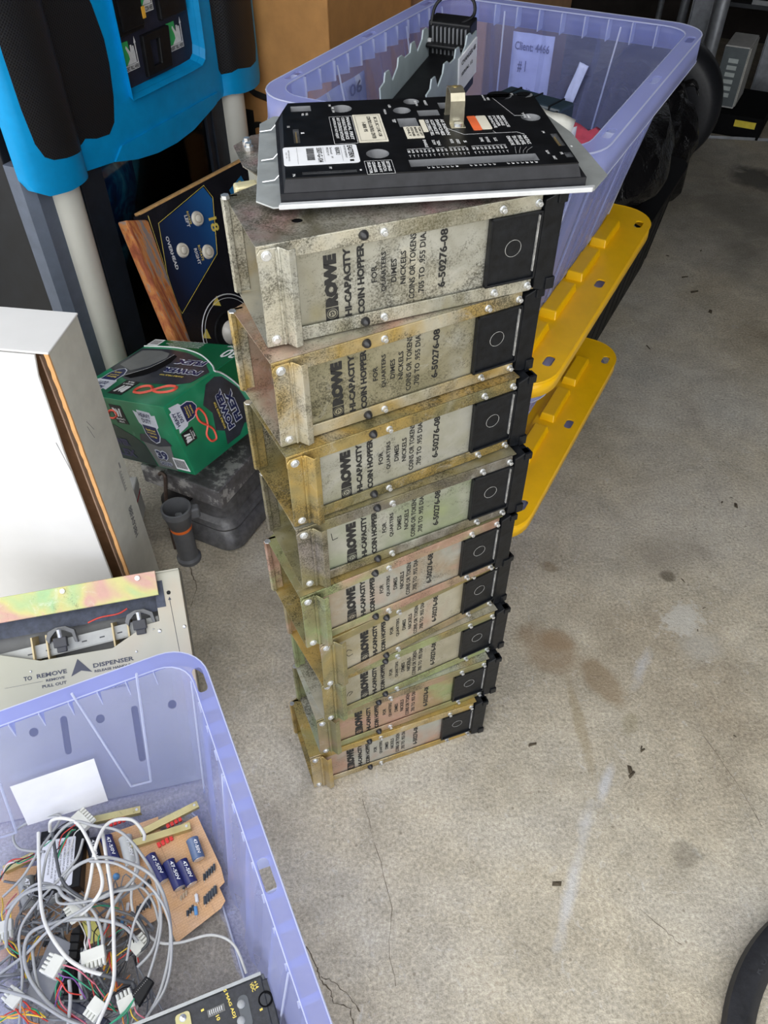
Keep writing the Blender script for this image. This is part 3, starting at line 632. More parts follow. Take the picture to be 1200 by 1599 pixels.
lid('tote_lid', 'upper yellow lid, directly under the open top tote', LW, LD, .352, fr(.437, .27, .356), 'yellow lids in the tote stack')
T3 = tote('storage_tote', 'open clear storage tote on top of the tote stack, holding black coin parts and papers', .705, .555, .366, fr(.433, .256, .714), 'clear totes stacked behind the hoppers', long_slots(.705, .555, (-.245, 0.01, .255)))
# stored things dimly seen inside the two closed totes
cardm = plain('tote_cardboard', (.42, .26, .16), .8); blu = plain('tote_blue_box', (.16, .20, .55), .7)
def inbox(name, label, cat, u0, u1, v0, v1, z0, z1, mat, group=None, flaps=True):
    t = thing(name, label, cat, group=group, mat=frame(rm(0, 0, z0), U, V)); m = M(); m.box(u0, u1, v0, v1, 0, z1 - z0 - .004); m.build('carton', mat, t, None, .003)
    m = M(); m.box(u0, (u0 + u1) / 2 - .001, v0, v1, z1 - z0 - .004, z1 - z0); m.box((u0 + u1) / 2 + .001, u1, v0, v1, z1 - z0 - .004, z1 - z0); m.build('flap', mat, t, None, .001)
    return t
inbox('cardboard_box', 'brown cardboard box inside the middle clear tote', 'box', .22, .60, .13, .40, .376, .60, cardm)
inbox('cardboard_box', 'brown cardboard box inside the bottom clear tote', 'box', .22, .60, .13, .40, .02, .24, plain('tote_card_dark', (.30, .22, .22), .8))

# ------------------------------------------------------------------ things in the top tote
TB = .73
inbox('white_carton', 'white printed carton standing inside the open top tote', 'box', .30, .50, .35, .415, TB, TB + .20, plain('pale_card', (.72, .66, .62), .8))
def coin_mech(mat):
    t = thing('coin_changer', 'grey and black coin changer channel sticking up out of the open top tote', 'coin changer', mat=mat)
    gp = plain('grey_plastic', (.34, .40, .42), .4, 0, .1, 30); L_ = .25; w = .040
    for sy in (-1, 1):
        pr = [(0, -.02), (0, .030)]; x = 0.0
        for k in range(4): pr += [(x + .018, .032), (x + .024, .045), (x + .040, .043), (x + .052, .020 if k % 2 == 0 else .034)]; x += .058
        pr += [(L_, .034), (L_, -.02)]
        m = M(); m.prism(pr, 0, .003); m.v = [Vector((q.x, sy * w + q.z * sy, q.y)) for q in m.v]; m.build('side_rail', gp, t, None, .0008)
    m = M(); m.box(.01, L_ - .01, -w + .002, w - .002, -.012, -.006); m.build('channel_floor', black, t)
    m = M(); m.box(-.005, L_, -w, w, -.06, -.02); m.build('chassis', black, t, None, .003)
    m = M(); m.box(L_ - .03, L_ + .01, -w, w, -.01, .052); m.box(L_ - .045, L_ - .03, -w, w, .012, .02); hd = m.build('head', black, t, None, .003)
    for k in range(9):
        m = M(); m.box(L_ - .0335, L_ - .030, -.034 + k * .0078, -.031 + k * .0078, .0, .045); m.build('louvre', greyp, hd)
    for y in (-.036, .036):
        m = M(); m.box(L_ - .036, L_ - .030, y - .003, y + .003, .01, .024); m.build('white_clip', white_ink, hd)
    m = M(); m.box(.15, L_ - .005, -w - .006, -w - .003, -.035, .025); s_ = m.build('side_label', lab, t)
    m = M(); put_text(m, 'CHANGER 4B', (.16, -w - .0064, .01), (1, 0, 0), (0, 0, 1), .075, .008, .02); put_text(m, 'SERIAL 12', (.16, -w - .0064, -.008), (1, 0, 0), (0, 0, 1), .06, .006, .02); m.build('label_print', ink, s_)
    m = M(); m.tube(crs([(L_ - .03, .034, .045), (L_ - .01, .032, .072), (L_ + .01, .005, .088), (L_ + .012, -.028, .078), (L_ + .0, -.036, .058), (L_ - .02, -.020, .050)], 7), .0030, 8); m.build('power_lead', black, t, 60)
    return t
h0 = at(630, 172, 1.025); h1 = at(705, 80, 1.055); dx = (h1 - h0).normalized()
coin_mech(frame(h0, dx, Vector((0, 0, 1)).cross(dx)))
def coin_tube(k, q, yaw, ln):
    t = thing('tube_module', 'black ribbed coin tube module lying in the open top tote, %s' % k, 'coin module', q, yaw); m = M(); m.box(-ln / 2, ln / 2, -.022, .022, 0, .05); b = m.build('housing', plain('blue_black', (.02, .035, .05), .3), t, None, .004)
    for i in range(3): m = M(); x = -ln / 2 + .02 + i * (ln - .04) / 2; m.box(x - .0012, x + .0012, -.0228, .0228, .0, .0512); m.build('rib', black, b)
    return t
coin_tube('nearer to the board', (.218, 1.27, 1.02), YAW + 1.35, .12); coin_tube('behind the nearer one', (.238, 1.325, 1.02), YAW + 1.35, .12)
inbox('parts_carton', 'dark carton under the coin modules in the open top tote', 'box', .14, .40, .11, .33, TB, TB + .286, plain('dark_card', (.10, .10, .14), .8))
# sheets standing against the tote walls
def sheet(label, pts, mat, lines, name='paper_sheet', z=None):
    # pts: four world corners, lower left, lower right, upper right, upper left
    a, b, c, d = [Vector(p) for p in pts]; x = (b - a); y = (d - a); fm = frame(a, x, y); w = x.length; h = y.length; n = 8
    t = thing(name, label, 'paper', mat=fm); m = M(); vs = []; fs = []
    for j in range(n + 1):
        for i in range(n + 1): vs.append((w * i / n, h * j / n, .0015 * math.sin(i * 1.3 + j * .8)))
    fs = [(j * (n + 1) + i, j * (n + 1) + i + 1, (j + 1) * (n + 1) + i + 1, (j + 1) * (n + 1) + i) for j in range(n) for i in range(n)]
    m.add(vs, fs); o = m.build('sheet', mat, t, 60); q = o.modifiers.new('s', 'SOLIDIFY'); q.thickness = .0004
    if lines:
        m = M()
        for s, fx, fy, fw, fh in lines: put_text(m, s, (w * fx, h * fy, .0026), (1, 0, 0), (0, 1, 0), w * fw, h * fh, .02)
        m.build('print', plain('grey_print', (.12, .12, .2), .7), o)
    return t
sheet('torn white sheet printed Serial 09 behind the left wall of the open top tote', [rm(.22, .500, .93), rm(.40, .500, .93), rm(.40, .505, 1.034), rm(.22, .505, 1.034)], paper, [('Serial: 09', .06, .30, .85, .22), ('06', .65, .72, .25, .2), ('sold to the machine', .06, .58, .7, .08)])
sheet('white sheet printed Client 4466 behind the far wall of the open top tote', [rm(.775, .36, .80), rm(.775, .27, .80), rm(.775, .27, 1.03), rm(.775, .36, 1.03)], plain('pale_sheet', (.62, .64, .80), .8), [('Client: 4466', .08, .86, .84, .07), ('Serial: SC99', .08, .38, .84, .07), ('# 1', .2, .68, .2, .1), ('made in', .08, .52, .5, .04)])
sheet('crumpled cream card with printing at the near rim of the open top tote', [rm(.115, .11, 1.055), rm(.13, .04, 1.04), rm(.235, .055, 1.07), rm(.225, .115, 1.085)], plain('cream_card', (.72, .72, .66), .7), [('SALE CHANGE', .1, .4, .8, .2)], 'printed_card')
sheet('blank white card standing in the near right corner of the open top tote', [rm(.20, .10, .97), rm(.25, .06, .97), rm(.25, .05, 1.06), rm(.20, .09, 1.06)], paper, None, 'blank_card')
sheet('clear tape strip on the far wall inside the open top tote', [rm(.728, .22, .93), rm(.726, .20, .925), rm(.735, .16, .99), rm(.735, .18, .995)], plain('tape', (.45, .50, .78), .4), None, 'tape_strip')
m = M(); vs = []
for j in range(9):
    for i in range(9):
        vs.append((i * .013, j * .011, .01 + .012 * noise.noise(Vector((i * .7, j * .9, 1)))))
m.add(vs, [(j * 9 + i, j * 9 + i + 1, j * 9 + i + 10, j * 9 + i + 9) for j in range(8) for i in range(8)])
o = m.build('red_cloth', plain('red_cloth', (.75, .10, .16), .8), None, 60, 0); o.matrix_world = frame(rm(.47, .06, .93), U, V); tag(o, 'piece of red cloth in the bottom of the open top tote', 'cloth'); q = o.modifiers.new('s', 'SOLIDIFY'); q.thickness = .004
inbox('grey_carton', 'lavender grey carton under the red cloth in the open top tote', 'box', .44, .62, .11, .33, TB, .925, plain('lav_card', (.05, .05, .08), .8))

# ------------------------------------------------------------------ cardboard boxes behind
def carton(name, label, u0, u1, v0, v1, H, col, textf=None):
    card = plain('cardboard_%s' % name, col, .85, 0, .10, 18, .05); t = thing('cardboard_box', label, 'box', group=None, mat=frame(rm(0, 0, 0), U, V))
    m = M(); m.box(u0, u0 + .005, v0, v1, 0, H); end = m.build('end_panel', card, t, None, .001)
    m = M(); m.box(u0, u1, v0, v0 + .005, 0, H); m.build('side_panel', card, t, None, .001)
    m = M(); m.box(u0, u1, v1 - .005, v1, 0, H); m.box(u1 - .005, u1, v0, v1, 0, H); m.build('back_panel', card, t)
    m = M(); m.box(u0, (u0 + u1) / 2 - .002, v0, v1, H, H + .005); m.box((u0 + u1) / 2 + .002, u1, v0, v1, H, H + .005); m.build('top_flap', card, t)
    return t, end
ct, ce = carton('near', 'large brown cardboard box printed with black letters, between arcade cabinet and tote stack', 1.10, 1.60, 1.005, 1.62, 1.25, (.52, .26, .085))
m = M()
put_text(m, 'chnp', (1.0994, 1.42, .50), (0, -1, 0), (0, 0, 1), .40, .13, .03)
put_text(m, 'CONTENTS', (1.0994, 1.42, .38), (0, -1, 0), (0, 0, 1), .30, .04, .02)
for a, b in (((1.40, .80), (1.22, .70)), ((1.22, .70), (1.10, .68))): m.tube([(1.0995, a[0] + .06, a[1] - .02), (1.0995, b[0] + .06, b[1] - .02)], .010, 4)
m.T = Matrix.Identity(4); m.build('box_print', ink, ce)['kind'] = 'stuff'
carton('far', 'second brown cardboard box, behind the first one and left of the dark back', 1.70, 2.60, .78, 1.40, 1.22, (.36, .20, .10))

# ------------------------------------------------------------------ blue arcade cabinet
MX = frame((-.732, 1.79, 0), (.422, .907, 0), (-.907, .422, 0))
MC = thing('arcade_cabinet', 'tall arcade cabinet with bright blue moulded front, black speaker grilles and white corner columns', 'arcade cabinet', mat=MX)
navy = plain('dark_navy', (.016, .022, .034), .5, 0, .2, 30); bluep = plain('blue_plastic', (.001, .30, .66), .4, 0, .08, 20, .03, .3); slate = plain('slate_trim', (.115, .14, .19), .5)
Z0 = .727
m = M(); m.box(-.105, .80, .055, .72, 0, 1.75); m.build('carcass', plain('black_laminate', (.008, .010, .014), .5, 0, .3, 20), MC, None, .004)
m = M(); m.prism([(-.108, .054), (-.108, .02), (-.085, .004), (-.036, .004), (-.036, .054)], 0, Z0 + .08); m.build('corner_trim', slate, MC)
ivory = plain('ivory_column', (.66, .66, .60), .38, 0, .05, 8)
for x in (-.006, .704):
    m = M(); m.cyl((x, .012, 0), (x, .012, Z0 + .06), .0405, None, 40); m.build('corner_column', ivory, MC, 50)
m = M(); m.box(.036, .135, .012, .054, 0, Z0 + .08); m.box(.050, .054, .006, .013, 0, Z0 + .08); m.build('door_stile', navy, MC, None, .002)
m = M(); m.box(.578, .670, .012, .054, 0, Z0 + .08); m.box(.600, .603, .006, .013, 0, Z0 + .08); m.build('door_stile', navy, MC, None, .002)
m = M(); m.box(.135, .578, .012, .054, 0, .06); m.build('door_rail', navy, MC, None, .002)
# poster behind the glass
pm, nt, b, _ = base('neon_poster'); v = coord(nt, (0, 0, 0), (3, 1, 3)); n1 = noi(nt, 2.2, 4, .6, v, 1.5)
nt.links.new(ramp(nt, n1.outputs[0], [(.34, (.004, .01, .04)), (.46, (.006, .06, .20)), (.54, (.02, .32, .52)), (.62, (.22, .66, .76)), (.72, (.38, .03, .32))]), b.inputs['Base Color']); b.inputs['Roughness'].default_value = .5
m = M(); m.box(.136, .577, .036, .040, .06, Z0 + .06); po = m.build('poster', pm, MC)
m = M(); put_text(m, 'AL', (.20, .0352, .30), (1, 0, 0), (0, 0, 1), .26, .14, .02); m.build('poster_letters', ink, po)
m = M(); m.box(.27, .33, .0345, .0355, .45, .71); m.box(.365, .42, .0345, .0355, .40, .71); m.build('cyan_stripe', plain('cyan_print', (.05, .50, .62), .4), po)
gm = bpy.data.materials.new('dark_glass'); gm.use_nodes = True; nt = gm.node_tree; nt.nodes.clear(); go = nt.nodes.new('ShaderNodeOutputMaterial'); gt = nt.nodes.new('ShaderNodeBsdfTransparent'); gt.inputs[0].default_value = (.8, .85, .88, 1); gg = nt.nodes.new('ShaderNodeBsdfGlossy'); gg.inputs['Roughness'].default_value = .04; gx = nt.nodes.new('ShaderNodeMixShader'); lw = nt.nodes.new('ShaderNodeLayerWeight'); lw.inputs[0].default_value = .22
nt.links.new(lw.outputs['Fresnel'], gx.inputs[0]); nt.links.new(gt.outputs[0], gx.inputs[1]); nt.links.new(gg.outputs[0], gx.inputs[2]); nt.links.new(gx.outputs[0], go.inputs[0])
m = M(); m.box(.135, .578, .022, .026, .06, Z0 + .06); m.build('glass', gm, MC)
# moulded fascia
def bul(x, z):
    y = -.010
    for c in (-.030, .736):
        k = 1 - ((x - c) / .088) ** 2
        if k > 0: y = min(y, -.010 - .036 * math.sqrt(k))
    return y
def smoothpoly(p, k=4): return [tuple(q.to_2d()) for q in crs([Vector((a, b, 0)) for a, b in p], k, True)]
outl = [(-.118, .058)] + [(-.112, .036), (-.088, .020), (-.030, .012), (.030, .010), (.052, .010), (.062, .014), (.110, .007), (.159, .000), (.24, -.021), (.318, -.033), (.40, -.036), (.48, -.029), (.5818, -.004), (.63, .005), (.66, .009), (.70, .003), (.75, .001), (.790, .004), (.815, .03)] + [(.815, 1.0), (-.118, 1.0)]
mesh_l = [(-.088, .46), (-.092, .40), (-.094, .30), (-.092, .20), (-.086, .13), (-.074, .100), (-.055, .088), (-.020, .080), (.020, .074), (.060, .070), (.072, .074), (.085, .080), (.120, .068), (.165, .063), (.190, .082), (.207, .133), (.218, .20), (.219, .25), (.205, .32), (.180, .385), (.150, .44), (.08, .48), (-.03, .49)]
mesh_r = [(.706 - a + .0, b) for a, b in mesh_l][::-1]
mesh_r = [(.637, .40), (.637, .20), (.637, .075), (.645, .062), (.665, .064), (.685, .069), (.74, .060), (.775, .066), (.785, .10), (.785, .42), (.74, .46), (.66, .45)]
door = [(.262, .118)] + [(.300, .117), (.50, .116), (.545, .118), (.560, .128), (.566, .15), (.568, .30), (.568, .55), (.55, .575), (.30, .575), (.268, .56), (.262, .52)]
up = lambda p: [(a, b + Z0) for a, b in p]
m = M(); m.surf(up(outl), [up(mesh_l), up(door), up(mesh_r)], bul, .020, .009); m.build('fascia', bluep, MC, 35)
spk, nt, b, _ = base('speaker_mesh'); vo = nt.nodes.new('ShaderNodeTexVoronoi'); vo.inputs['Scale'].default_value = 190; vo.inputs['Randomness'].default_value = .0; nt.links.new(coord(nt, (0, 0, 0), (1, .02, 1), (0, R(45), 0)), vo.inputs['Vector'])
nt.links.new(ramp(nt, vo.outputs['Distance'], [(.22, (.001, .001, .0015)), (.42, (.022, .023, .026))]), b.inputs['Base Color']); b.inputs['Roughness'].default_value = .45; b.inputs['Metallic'].default_value = .2; bump(nt, b, vo.outputs['Distance'], .8, .001)
bulm = lambda x, z: bul(x, z) - .001
for pl in (mesh_l, mesh_r):
    m = M(); m.surf(up(pl), [], bulm, .004, .012); m.build('speaker_grille', spk, MC, 50)
lip_ = [(.159, .002), (.193, .027), (.30, .012), (.42, .004), (.52, .012), (.612, .027), (.5818, -.003), (.48, -.028), (.40, -.035), (.318, -.032), (.24, -.020)]
lip_ = [(.159, .001), (.193, .027), (.612, .027), (.60, .002), (.5818, -.004), (.48, -.029), (.40, -.036), (.318, -.033), (.24, -.021)]
m = M(); m.surf(up(lip_), [], lambda x, z: -.0155, .006, .02); m.build('valance', bluep, MC, None, .001)
m = M(); ring = up(door); rin = [(a + (.3 * (.415 - a) / .415) * .10, b) for a, b in ring]; cen = Vector((.415, Z0 + .34))
inner = [tuple(cen + (Vector(p) - cen) * .945) for p in ring]
n = len(ring); m.add([(p[0], -.010, p[1]) for p in ring] + [(p[0], -.024, p[1]) for p in [tuple(cen + (Vector(q) - cen) * 1.03) for q in ring]] + [(p[0], .02, p[1]) for p in inner], [(i, (i + 1) % n, (i + 1) % n + n, i + n) for i in range(n)] + [(n + i, n + (i + 1) % n, 2 * n + (i + 1) % n, 2 * n + i) for i in range(n)])
m.build('door_bezel', bluep, MC)
m = M(); m.box(.262, .568, .008, .050, Z0 + .118, Z0 + .575); cdn = m.build('coin_door', plain('coin_door_navy', (.018, .020, .038), .6, 0, .2, 60, .1), MC)
m = M(); m.box(.290, .372, -.010, .010, Z0 + .245, Z0 + .335); m.box(.283, .375, -.004, .010, Z0 + .235, Z0 + .345); a_ = m.build('bill_acceptor', black, cdn, None, .004)
m = M(); m.box(.296, .366, -.0115, -.009, Z0 + .312, Z0 + .318); m.build('bill_slot', scuff, a_)
m = M(); m.box(.44, .545, -.006, .010, Z0 + .235, Z0 + .345); m.build('bill_acceptor', black, cdn, None, .004)
m = M(); m.prism([(.355, .132), (.455, .132), (.465, .222), (.360, .222)], -.004, .010, [[(.385, .15), (.415, .15), (.42, .205), (.385, .205)]]); m.v = [Vector((q.x, q.z, q.y + Z0)) for q in m.v]; m.build('coin_return', black, cdn, None, .003)
grn = plain('sign_green', (.04, .42, .12), .6)
def sign(x, z, w, h, label_t, mirror=1):
    m = M(); m.box(x, x + w * .55, .0058, .0078, z + h * .22, z + h); s_ = m.build('green_sign', grn, cdn)
    m = M(); hand = [(.10, .22), (.95, .22), (.95, .55), (.92, .78), (.82, .80), (.78, .62), (.74, .84), (.62, .84), (.58, .60), (.45, .70), (.28, .86), (.20, .80), (.38, .56), (.42, .40)]
    q = M(); q.prism([(a, b) for a, b in hand], 0, .001); m.add([(x + w * (.18 + p.x * .72), .0055 - p.z, z + h * p.y) for p in q.v], q.f)
    m.box(x - w * .05, x + w * 1.0, .0048, .0070, z, z + h * .2); m.add([(x + w * .93, .005, z + h * .2), (x + w, .005, z + h * .2), (x + w, .005, z + h * .85), (x + w * 1.04, .005, z + h * .85), (x + w * .97, .005, z + h * 1.08), (x + w * .89, .005, z + h * .85), (x + w * .93, .005, z + h * .85)], [(0, 1, 2, 3, 4, 5, 6)])
    hb = m.build('hand_symbol', white_ink, s_)
    m = M(); put_text(m, label_t, (x - w * .02, .0046, z + h * .03), (1, 0, 0), (0, 0, 1), w * .98, h * .14, .03); m.build('sign_text', ink, hb)
sign(.282, Z0 + .160, .056, .062, 'INSERT BILL HERE'); sign(.466, Z0 + .160, .056, .062, 'INSERT BILL HERE'); sign(.378, Z0 + .262, .050, .072, 'INSERT COIN HERE')
m = M(); m.box(.365, .376, -.0118, -.0095, Z0 + .258, Z0 + .282); m.build('warning_tag', plain('orange_yellow', (.85, .45, .05), .6), cdn)
m = M()
for x in (.270, .455):
    for k in range(5): put_text(m, random.choice(('USE', 'ONLY', '1 5 10', 'BILLS', 'NEW')), (x, .0076, Z0 + .180 + k * .007), (1, 0, 0), (0, 0, 1), .009, .0035, .01)
m.build('small_print', plain('dim_print', (.25, .25, .28), .6), cdn)

# ------------------------------------------------------------------ arcade control panel leaning on the cabinet
ex = Vector((.541, .841, 0)); ey = Vector((-.306, .196, .932))
CP = thing('arcade_controls', 'black arcade control deck with white push buttons, leaning on the blue cabinet', 'control panel', mat=frame((-.623, 1.83, .626), ex, ey))
m = M(); m.prism([(.030, 0), (.56, 0), (.56, -.66), (-.040, -.66), (-.010, -.32)], -.018, 0); cpb = m.build('panel_board', plain('panel_black', (.012, .012, .016), .22, 0, .3, 14), CP)
m = M(); m.box(0.04, .56, -.001, .005, -.022, .001); m.build('plywood_edge', plain('raw_plywood', (.62, .36, .14), .7, 0, .25, 60, .2), CP, None, .001)
wm, nt, b, _ = base('weathered_wood'); v = coord(nt, (0, 0, 0), (30, 4, 10)); n1 = noi(nt, 2, 6, .7, v, .4)
nt.links.new(ramp(nt, n1.outputs[0], [(.30, (.13, .03, .012)), (.43, (.30, .08, .03)), (.52, (.50, .20, .05)), (.57, (.24, .19, .17)), (.7, (.20, .16, .15))]), b.inputs['Base Color']); b.inputs['Roughness'].default_value = .75; bump(nt, b, n1.outputs[0], .6, .003)
m = M(); m.prism([(-.014, .006), (.046, -.016), (.006, -.32), (-.030, -.66), (-.074, -.66), (-.040, -.32)], -.026, .012); m.build('side_rail', wm, CP, None, .005)
quad = [(.0814, -.0393), (.262, .000 - .012), (.2746, -.0472), (.2129, -.1726), (.0291, -.2521), (.0242, -.1926)]
qm, nt, b, _ = base('blue_fade_print'); gr = nt.nodes.new('ShaderNodeSeparateXYZ'); nt.links.new(coord(nt), gr.inputs[0])
nt.links.new(ramp(nt, gr.outputs[0], [(.05, (.012, .014, .03)), (.18, (.015, .05, .16)), (.27, (.02, .13, .38))]), b.inputs['Base Color']); b.inputs['Roughness'].default_value = .25
m = M(); m.prism(quad, .0, .0006); m.build('blue_panel_print', qm, cpb)
m = M()
def pline(m, pts, r=.0007, z=.0010, closed=True): m.tube([(a, b, z) for a, b in pts], r, 4, closed)
pline(m, [tuple(Vector((.15, -.12)) + (Vector(p) - Vector((.15, -.12))) * 1.03) for p in quad]); pline(m, [(.060, -.010), (.045, -.10), (.030, -.19), (.020, -.26)], closed=False)
put_text(m, 'ROTATE', (.1755, -.044, .001), (-.18, -1, 0), (1, -.18, 0), .032, .007, .02); put_text(m, 'ROTATE', (.1640, -.130, .001), (-.18, -1, 0), (1, -.18, 0), .040, .008, .02)
put_text(m, '18', (.235, -.085, .001), (-.18, -1, 0), (1, -.18, 0), .036, .028, .03)
for px_, py_, rot in ((.145, -.282, 60), (.067, -.340, 180)):
    c = Vector((px_, py_)); a = [c + Vector((math.cos(R(rot + k * 120)), math.sin(R(rot + k * 120)))) * .017 for k in range(3)]; m.prism([tuple(q) for q in a], .0005, .0011)
m.build('yellow_print', yellow_ink, cpb)['kind'] = 'stuff'
m = M(); put_text(m, 'LEFT', (.1635, -.050, .001), (-.18, -1, 0), (1, -.18, 0), .030, .010, .03); put_text(m, 'RIGHT', (.1480, -.132, .001), (-.18, -1, 0), (1, -.18, 0), .042, .010, .03); put_text(m, 'OVERHEAD', (.0800, -.072, .001), (-.16, -1, 0), (1, -.16, 0), .084, .010, .03)
pline(m, circ(.150, -.375, .104, 48), .0016); pline(m, circ(.150, -.375, .094, 48), .0008)
m.build('white_print', white_ink, cpb)['kind'] = 'stuff'
m = M(); m.prism([(.3437, -.0492), (.4034, -.0313), (.42, -.10), (.345, -.095)], 0, .0006); bp = m.build('blue_label', plain('teal_blue', (.02, .16, .35), .3), cpb)
m = M(); put_text(m, 'PUSH TO', (.385, -.040, .001), (-.18, -1, 0), (1, -.18, 0), .045, .010, .02); put_text(m, 'START', (.368, -.045, .001), (-.18, -1, 0), (1, -.18, 0), .035, .010, .02); m.build('label_print', yellow_ink, bp)
btn = plain('white_button', (.74, .70, .60), .3)
for bx, by in ((.2004, -.0721), (.1128, -.1214), (.1878, -.1571)):
    m = M(); m.T = Matrix.Translation((bx, by, 0)); m.lathe([(.0001, .004), (.0105, .004), (.0110, .0075), (.0160, .0070), (.0185, .003), (.0190, 0)], 28); bb = m.build('push_button', btn, CP, 40)
    m = M(); m.T = Matrix.Translation((bx, by, 0)); m.lathe([(.0001, .0105), (.0070, .0102), (.0098, .0085), (.0100, .004)], 24); m.build('plunger', btn, bb, 40)
m = M(); m.T = Matrix.Translation((.150, -.375, -.012)); m.lathe([(.036 * math.cos(R(a)) + .0001, .036 * math.sin(R(a))) for a in range(-10, 91, 10)], 28); m.build('trackball', plain('ball_white', (.75, .72, .66), .2), CP, 60)
m = M(); m.T = Matrix.Translation((.150, -.375, 0)); m.lathe([(.040, .0005), (.056, .0005), (.058, .003), (.062, .0005)], 36); m.build('trackball_ring', black, CP, 40)

# ------------------------------------------------------------------ platform scale with trash bag carton
SX = frame((-.602, 1.42, 0), (.90, -.43, 0), (.43, .90, 0))
SCL = thing('platform_scale', 'old grey hammered metal platform scale standing on the floor beside the hopper stack', 'scale', mat=SX)
hm, nt, b, _ = base('hammered_grey'); v = coord(nt); n1 = noi(nt, 45, 6, .7, v); n2 = noi(nt, 9, 5, .65, v, .5); mm = nt.nodes.new('ShaderNodeMath'); mm.operation = 'MULTIPLY'; nt.links.new(n1.outputs[0], mm.inputs[0]); nt.links.new(n2.outputs[0], mm.inputs[1])
nt.links.new(ramp(nt, mm.outputs[0], [(.15, (.15, .145, .15)), (.24, (.23, .225, .235)), (.27, (.55, .55, .54)), (.34, (.66, .66, .65))]), b.inputs['Base Color']); b.inputs['Roughness'].default_value = .4; b.inputs['Metallic'].default_value = .45; bump(nt, b, n1.outputs[0], .25, .002)
m = M(); m.box(0, .232, 0, .25, .142, .200); m.build('platform', hm, SCL, None, .004)
gb = plain('scale_base_grey', (.15, .15, .155), .42, .3, .35, 50, .2)
def rrz(x0, x1, y0, y1, r, z, n=6): return [(x, y, z) for x, y in rr(x1 - x0, y1 - y0, r, n, (x0 + x1) / 2, (y0 + y1) / 2)]
m = M(); rings = []
for ins, z in ((.030, .142), (.026, .100), (.024, .078), (.010, .070), (.004, .060), (.006, .052), (-.004, .040), (-.010, .020), (-.010, .006), (-.004, .0)): rings.append(rrz(.085 + ins * .6, .250 - ins, -.006 + ins, .252 - ins, .045, z))
m.loft(rings); m.build('cast_base', gb, SCL, 28)
m = M(); rings = [rrz(-.02 + i_, .10, .03 + i_, .21, .04, z) for i_, z in ((.02, .142), (.02, .06), (0, .035), (0, 0))]; m.loft(rings); m.build('base_foot', plain('base_dark', (.03, .03, .033), .5), SCL, 50)
# grey tube fitting with orange band
TU = thing('tube_fitting', 'grey plastic tube with funnel top and orange band, standing on the floor against the scale', 'tube', (-.492, 1.288, 0), R(15))
gt_ = plain('tube_grey', (.12, .125, .135), .45); m = M(); m.lathe([(.0001, .002), (.024, .002), (.030, 0), (.030, .010), (.0245, .016), (.0245, .118), (.0255, .119), (.034, .165), (.0355, .167), (.0355, .183), (.031, .184), (.029, .176), (.022, .130), (.020, .110), (.0001, .110)], 36); tb = m.build('tube', gt_, TU, 35)
m = M(); m.lathe([(.0250, .113), (.0262, .114), (.0262, .124), (.0254, .126)], 36); m.build('orange_band', plain('orange_band', (.80, .16, .02), .5), tb, 40)
m = M(); m.prism([(.028, -.012), (.052, -.010), (.052, .010), (.028, .012)], .145, .175); m.build('side_spout', gt_, tb, None, .004)
m = M(); m.cyl((.005, .004, .150), (-.004, .002, .158), .008, .004, 8); m.build('foil_scrap', steel, tb)
m = M(); m.tube(crs([(-.548, 1.388, .196), (-.540, 1.386, .203), (-.5325, 1.380, .200), (-.5325, 1.376, .188), (-.540, 1.352, .10), (-.532, 1.318, .002)], 6), .0048, 8)
tag(m.build('bent_rod', plain('rusty_rod', (.13, .095, .08), .5, .5, .4, 40), None, 50), 'thin bent metal rod hooked over the edge of the platform scale', 'rod')
# trash bag carton
kk = .961; Dc = Vector((-.445 * kk, 1.343 * kk, 1.5 - (1.5 - .235) * kk))
RX = Vector((.785, -.542, .302)); RY = Vector((.569, .822, -.003)); RZ = Vector((-.247, .174, .953))
GB = thing('trash_bag_carton', 'green printed carton of heavy duty trash bags, tilted on the platform scale', 'carton', mat=frame(Dc, RX, RY))
GA, GBb, GC = .376 * kk, .287 * kk, .187 * kk
gp_, nt, b, _ = base('green_print'); v = coord(nt, (0, 0, 0), (4, 4, 4)); n1 = noi(nt, 1.2, 3, .5, v); w_ = noi(nt, 30, 2, .5, coord(nt, (0, 0, 0), (1, .12, .6), (0, 0, .6)))
c_ = ramp(nt, n1.outputs[0], [(.38, (.004, .13, .055)), (.52, (.010, .24, .11)), (.66, (.10, .42, .27))]); f_ = nt.nodes.new('ShaderNodeMapRange'); nt.links.new(w_.outputs[0], f_.inputs[0]); f_.inputs[1].default_value = .66; f_.inputs[2].default_value = .75; f_.inputs[4].default_value = .3
nt.links.new(mix(nt, f_.outputs[0], c_, (.35, .62, .50)), b.inputs['Base Color']); b.inputs['Roughness'].default_value = .3
dgreen = plain('dark_green_print', (.003, .11, .04), .3)
m = M(); m.box(-GA, 0, 0, GBb, 0, GC); gbx = m.build('carton_body', gp_, GB, None, .0015)
bagg = plain('bag_print_grey', (.035, .040, .052), .35, 0, .3, 30); redp = plain('red_tie_print', (.80, .10, .06), .5); navyp = plain('navy_badge', (.012, .02, .09), .4); silv = plain('silver_badge', (.60, .64, .72), .4)
def face(kind):     # (origin, x direction, y direction) of a printed side
    return {'top': (Vector((-GA, 0, GC + .0003)), Vector((1, 0, 0)), Vector((0, 1, 0))), 'left': (Vector((-GA, -.0003, 0)), Vector((1, 0, 0)), Vector((0, 0, 1))), 'front': (Vector((.0003, 0, 0)), Vector((0, 1, 0)), Vector((0, 0, 1)))}[kind]
def on(kind, poly, mat, name, lift=.0002, holes=()):
    o, x, y = face(kind); n = x.cross(y); q = M(); q.prism(poly, 0, .0002, holes); m = M(); m.add([o + x * p.x + y * p.y + n * (lift + p.z) for p in q.v], q.f); return m.build(name, mat, gbx)
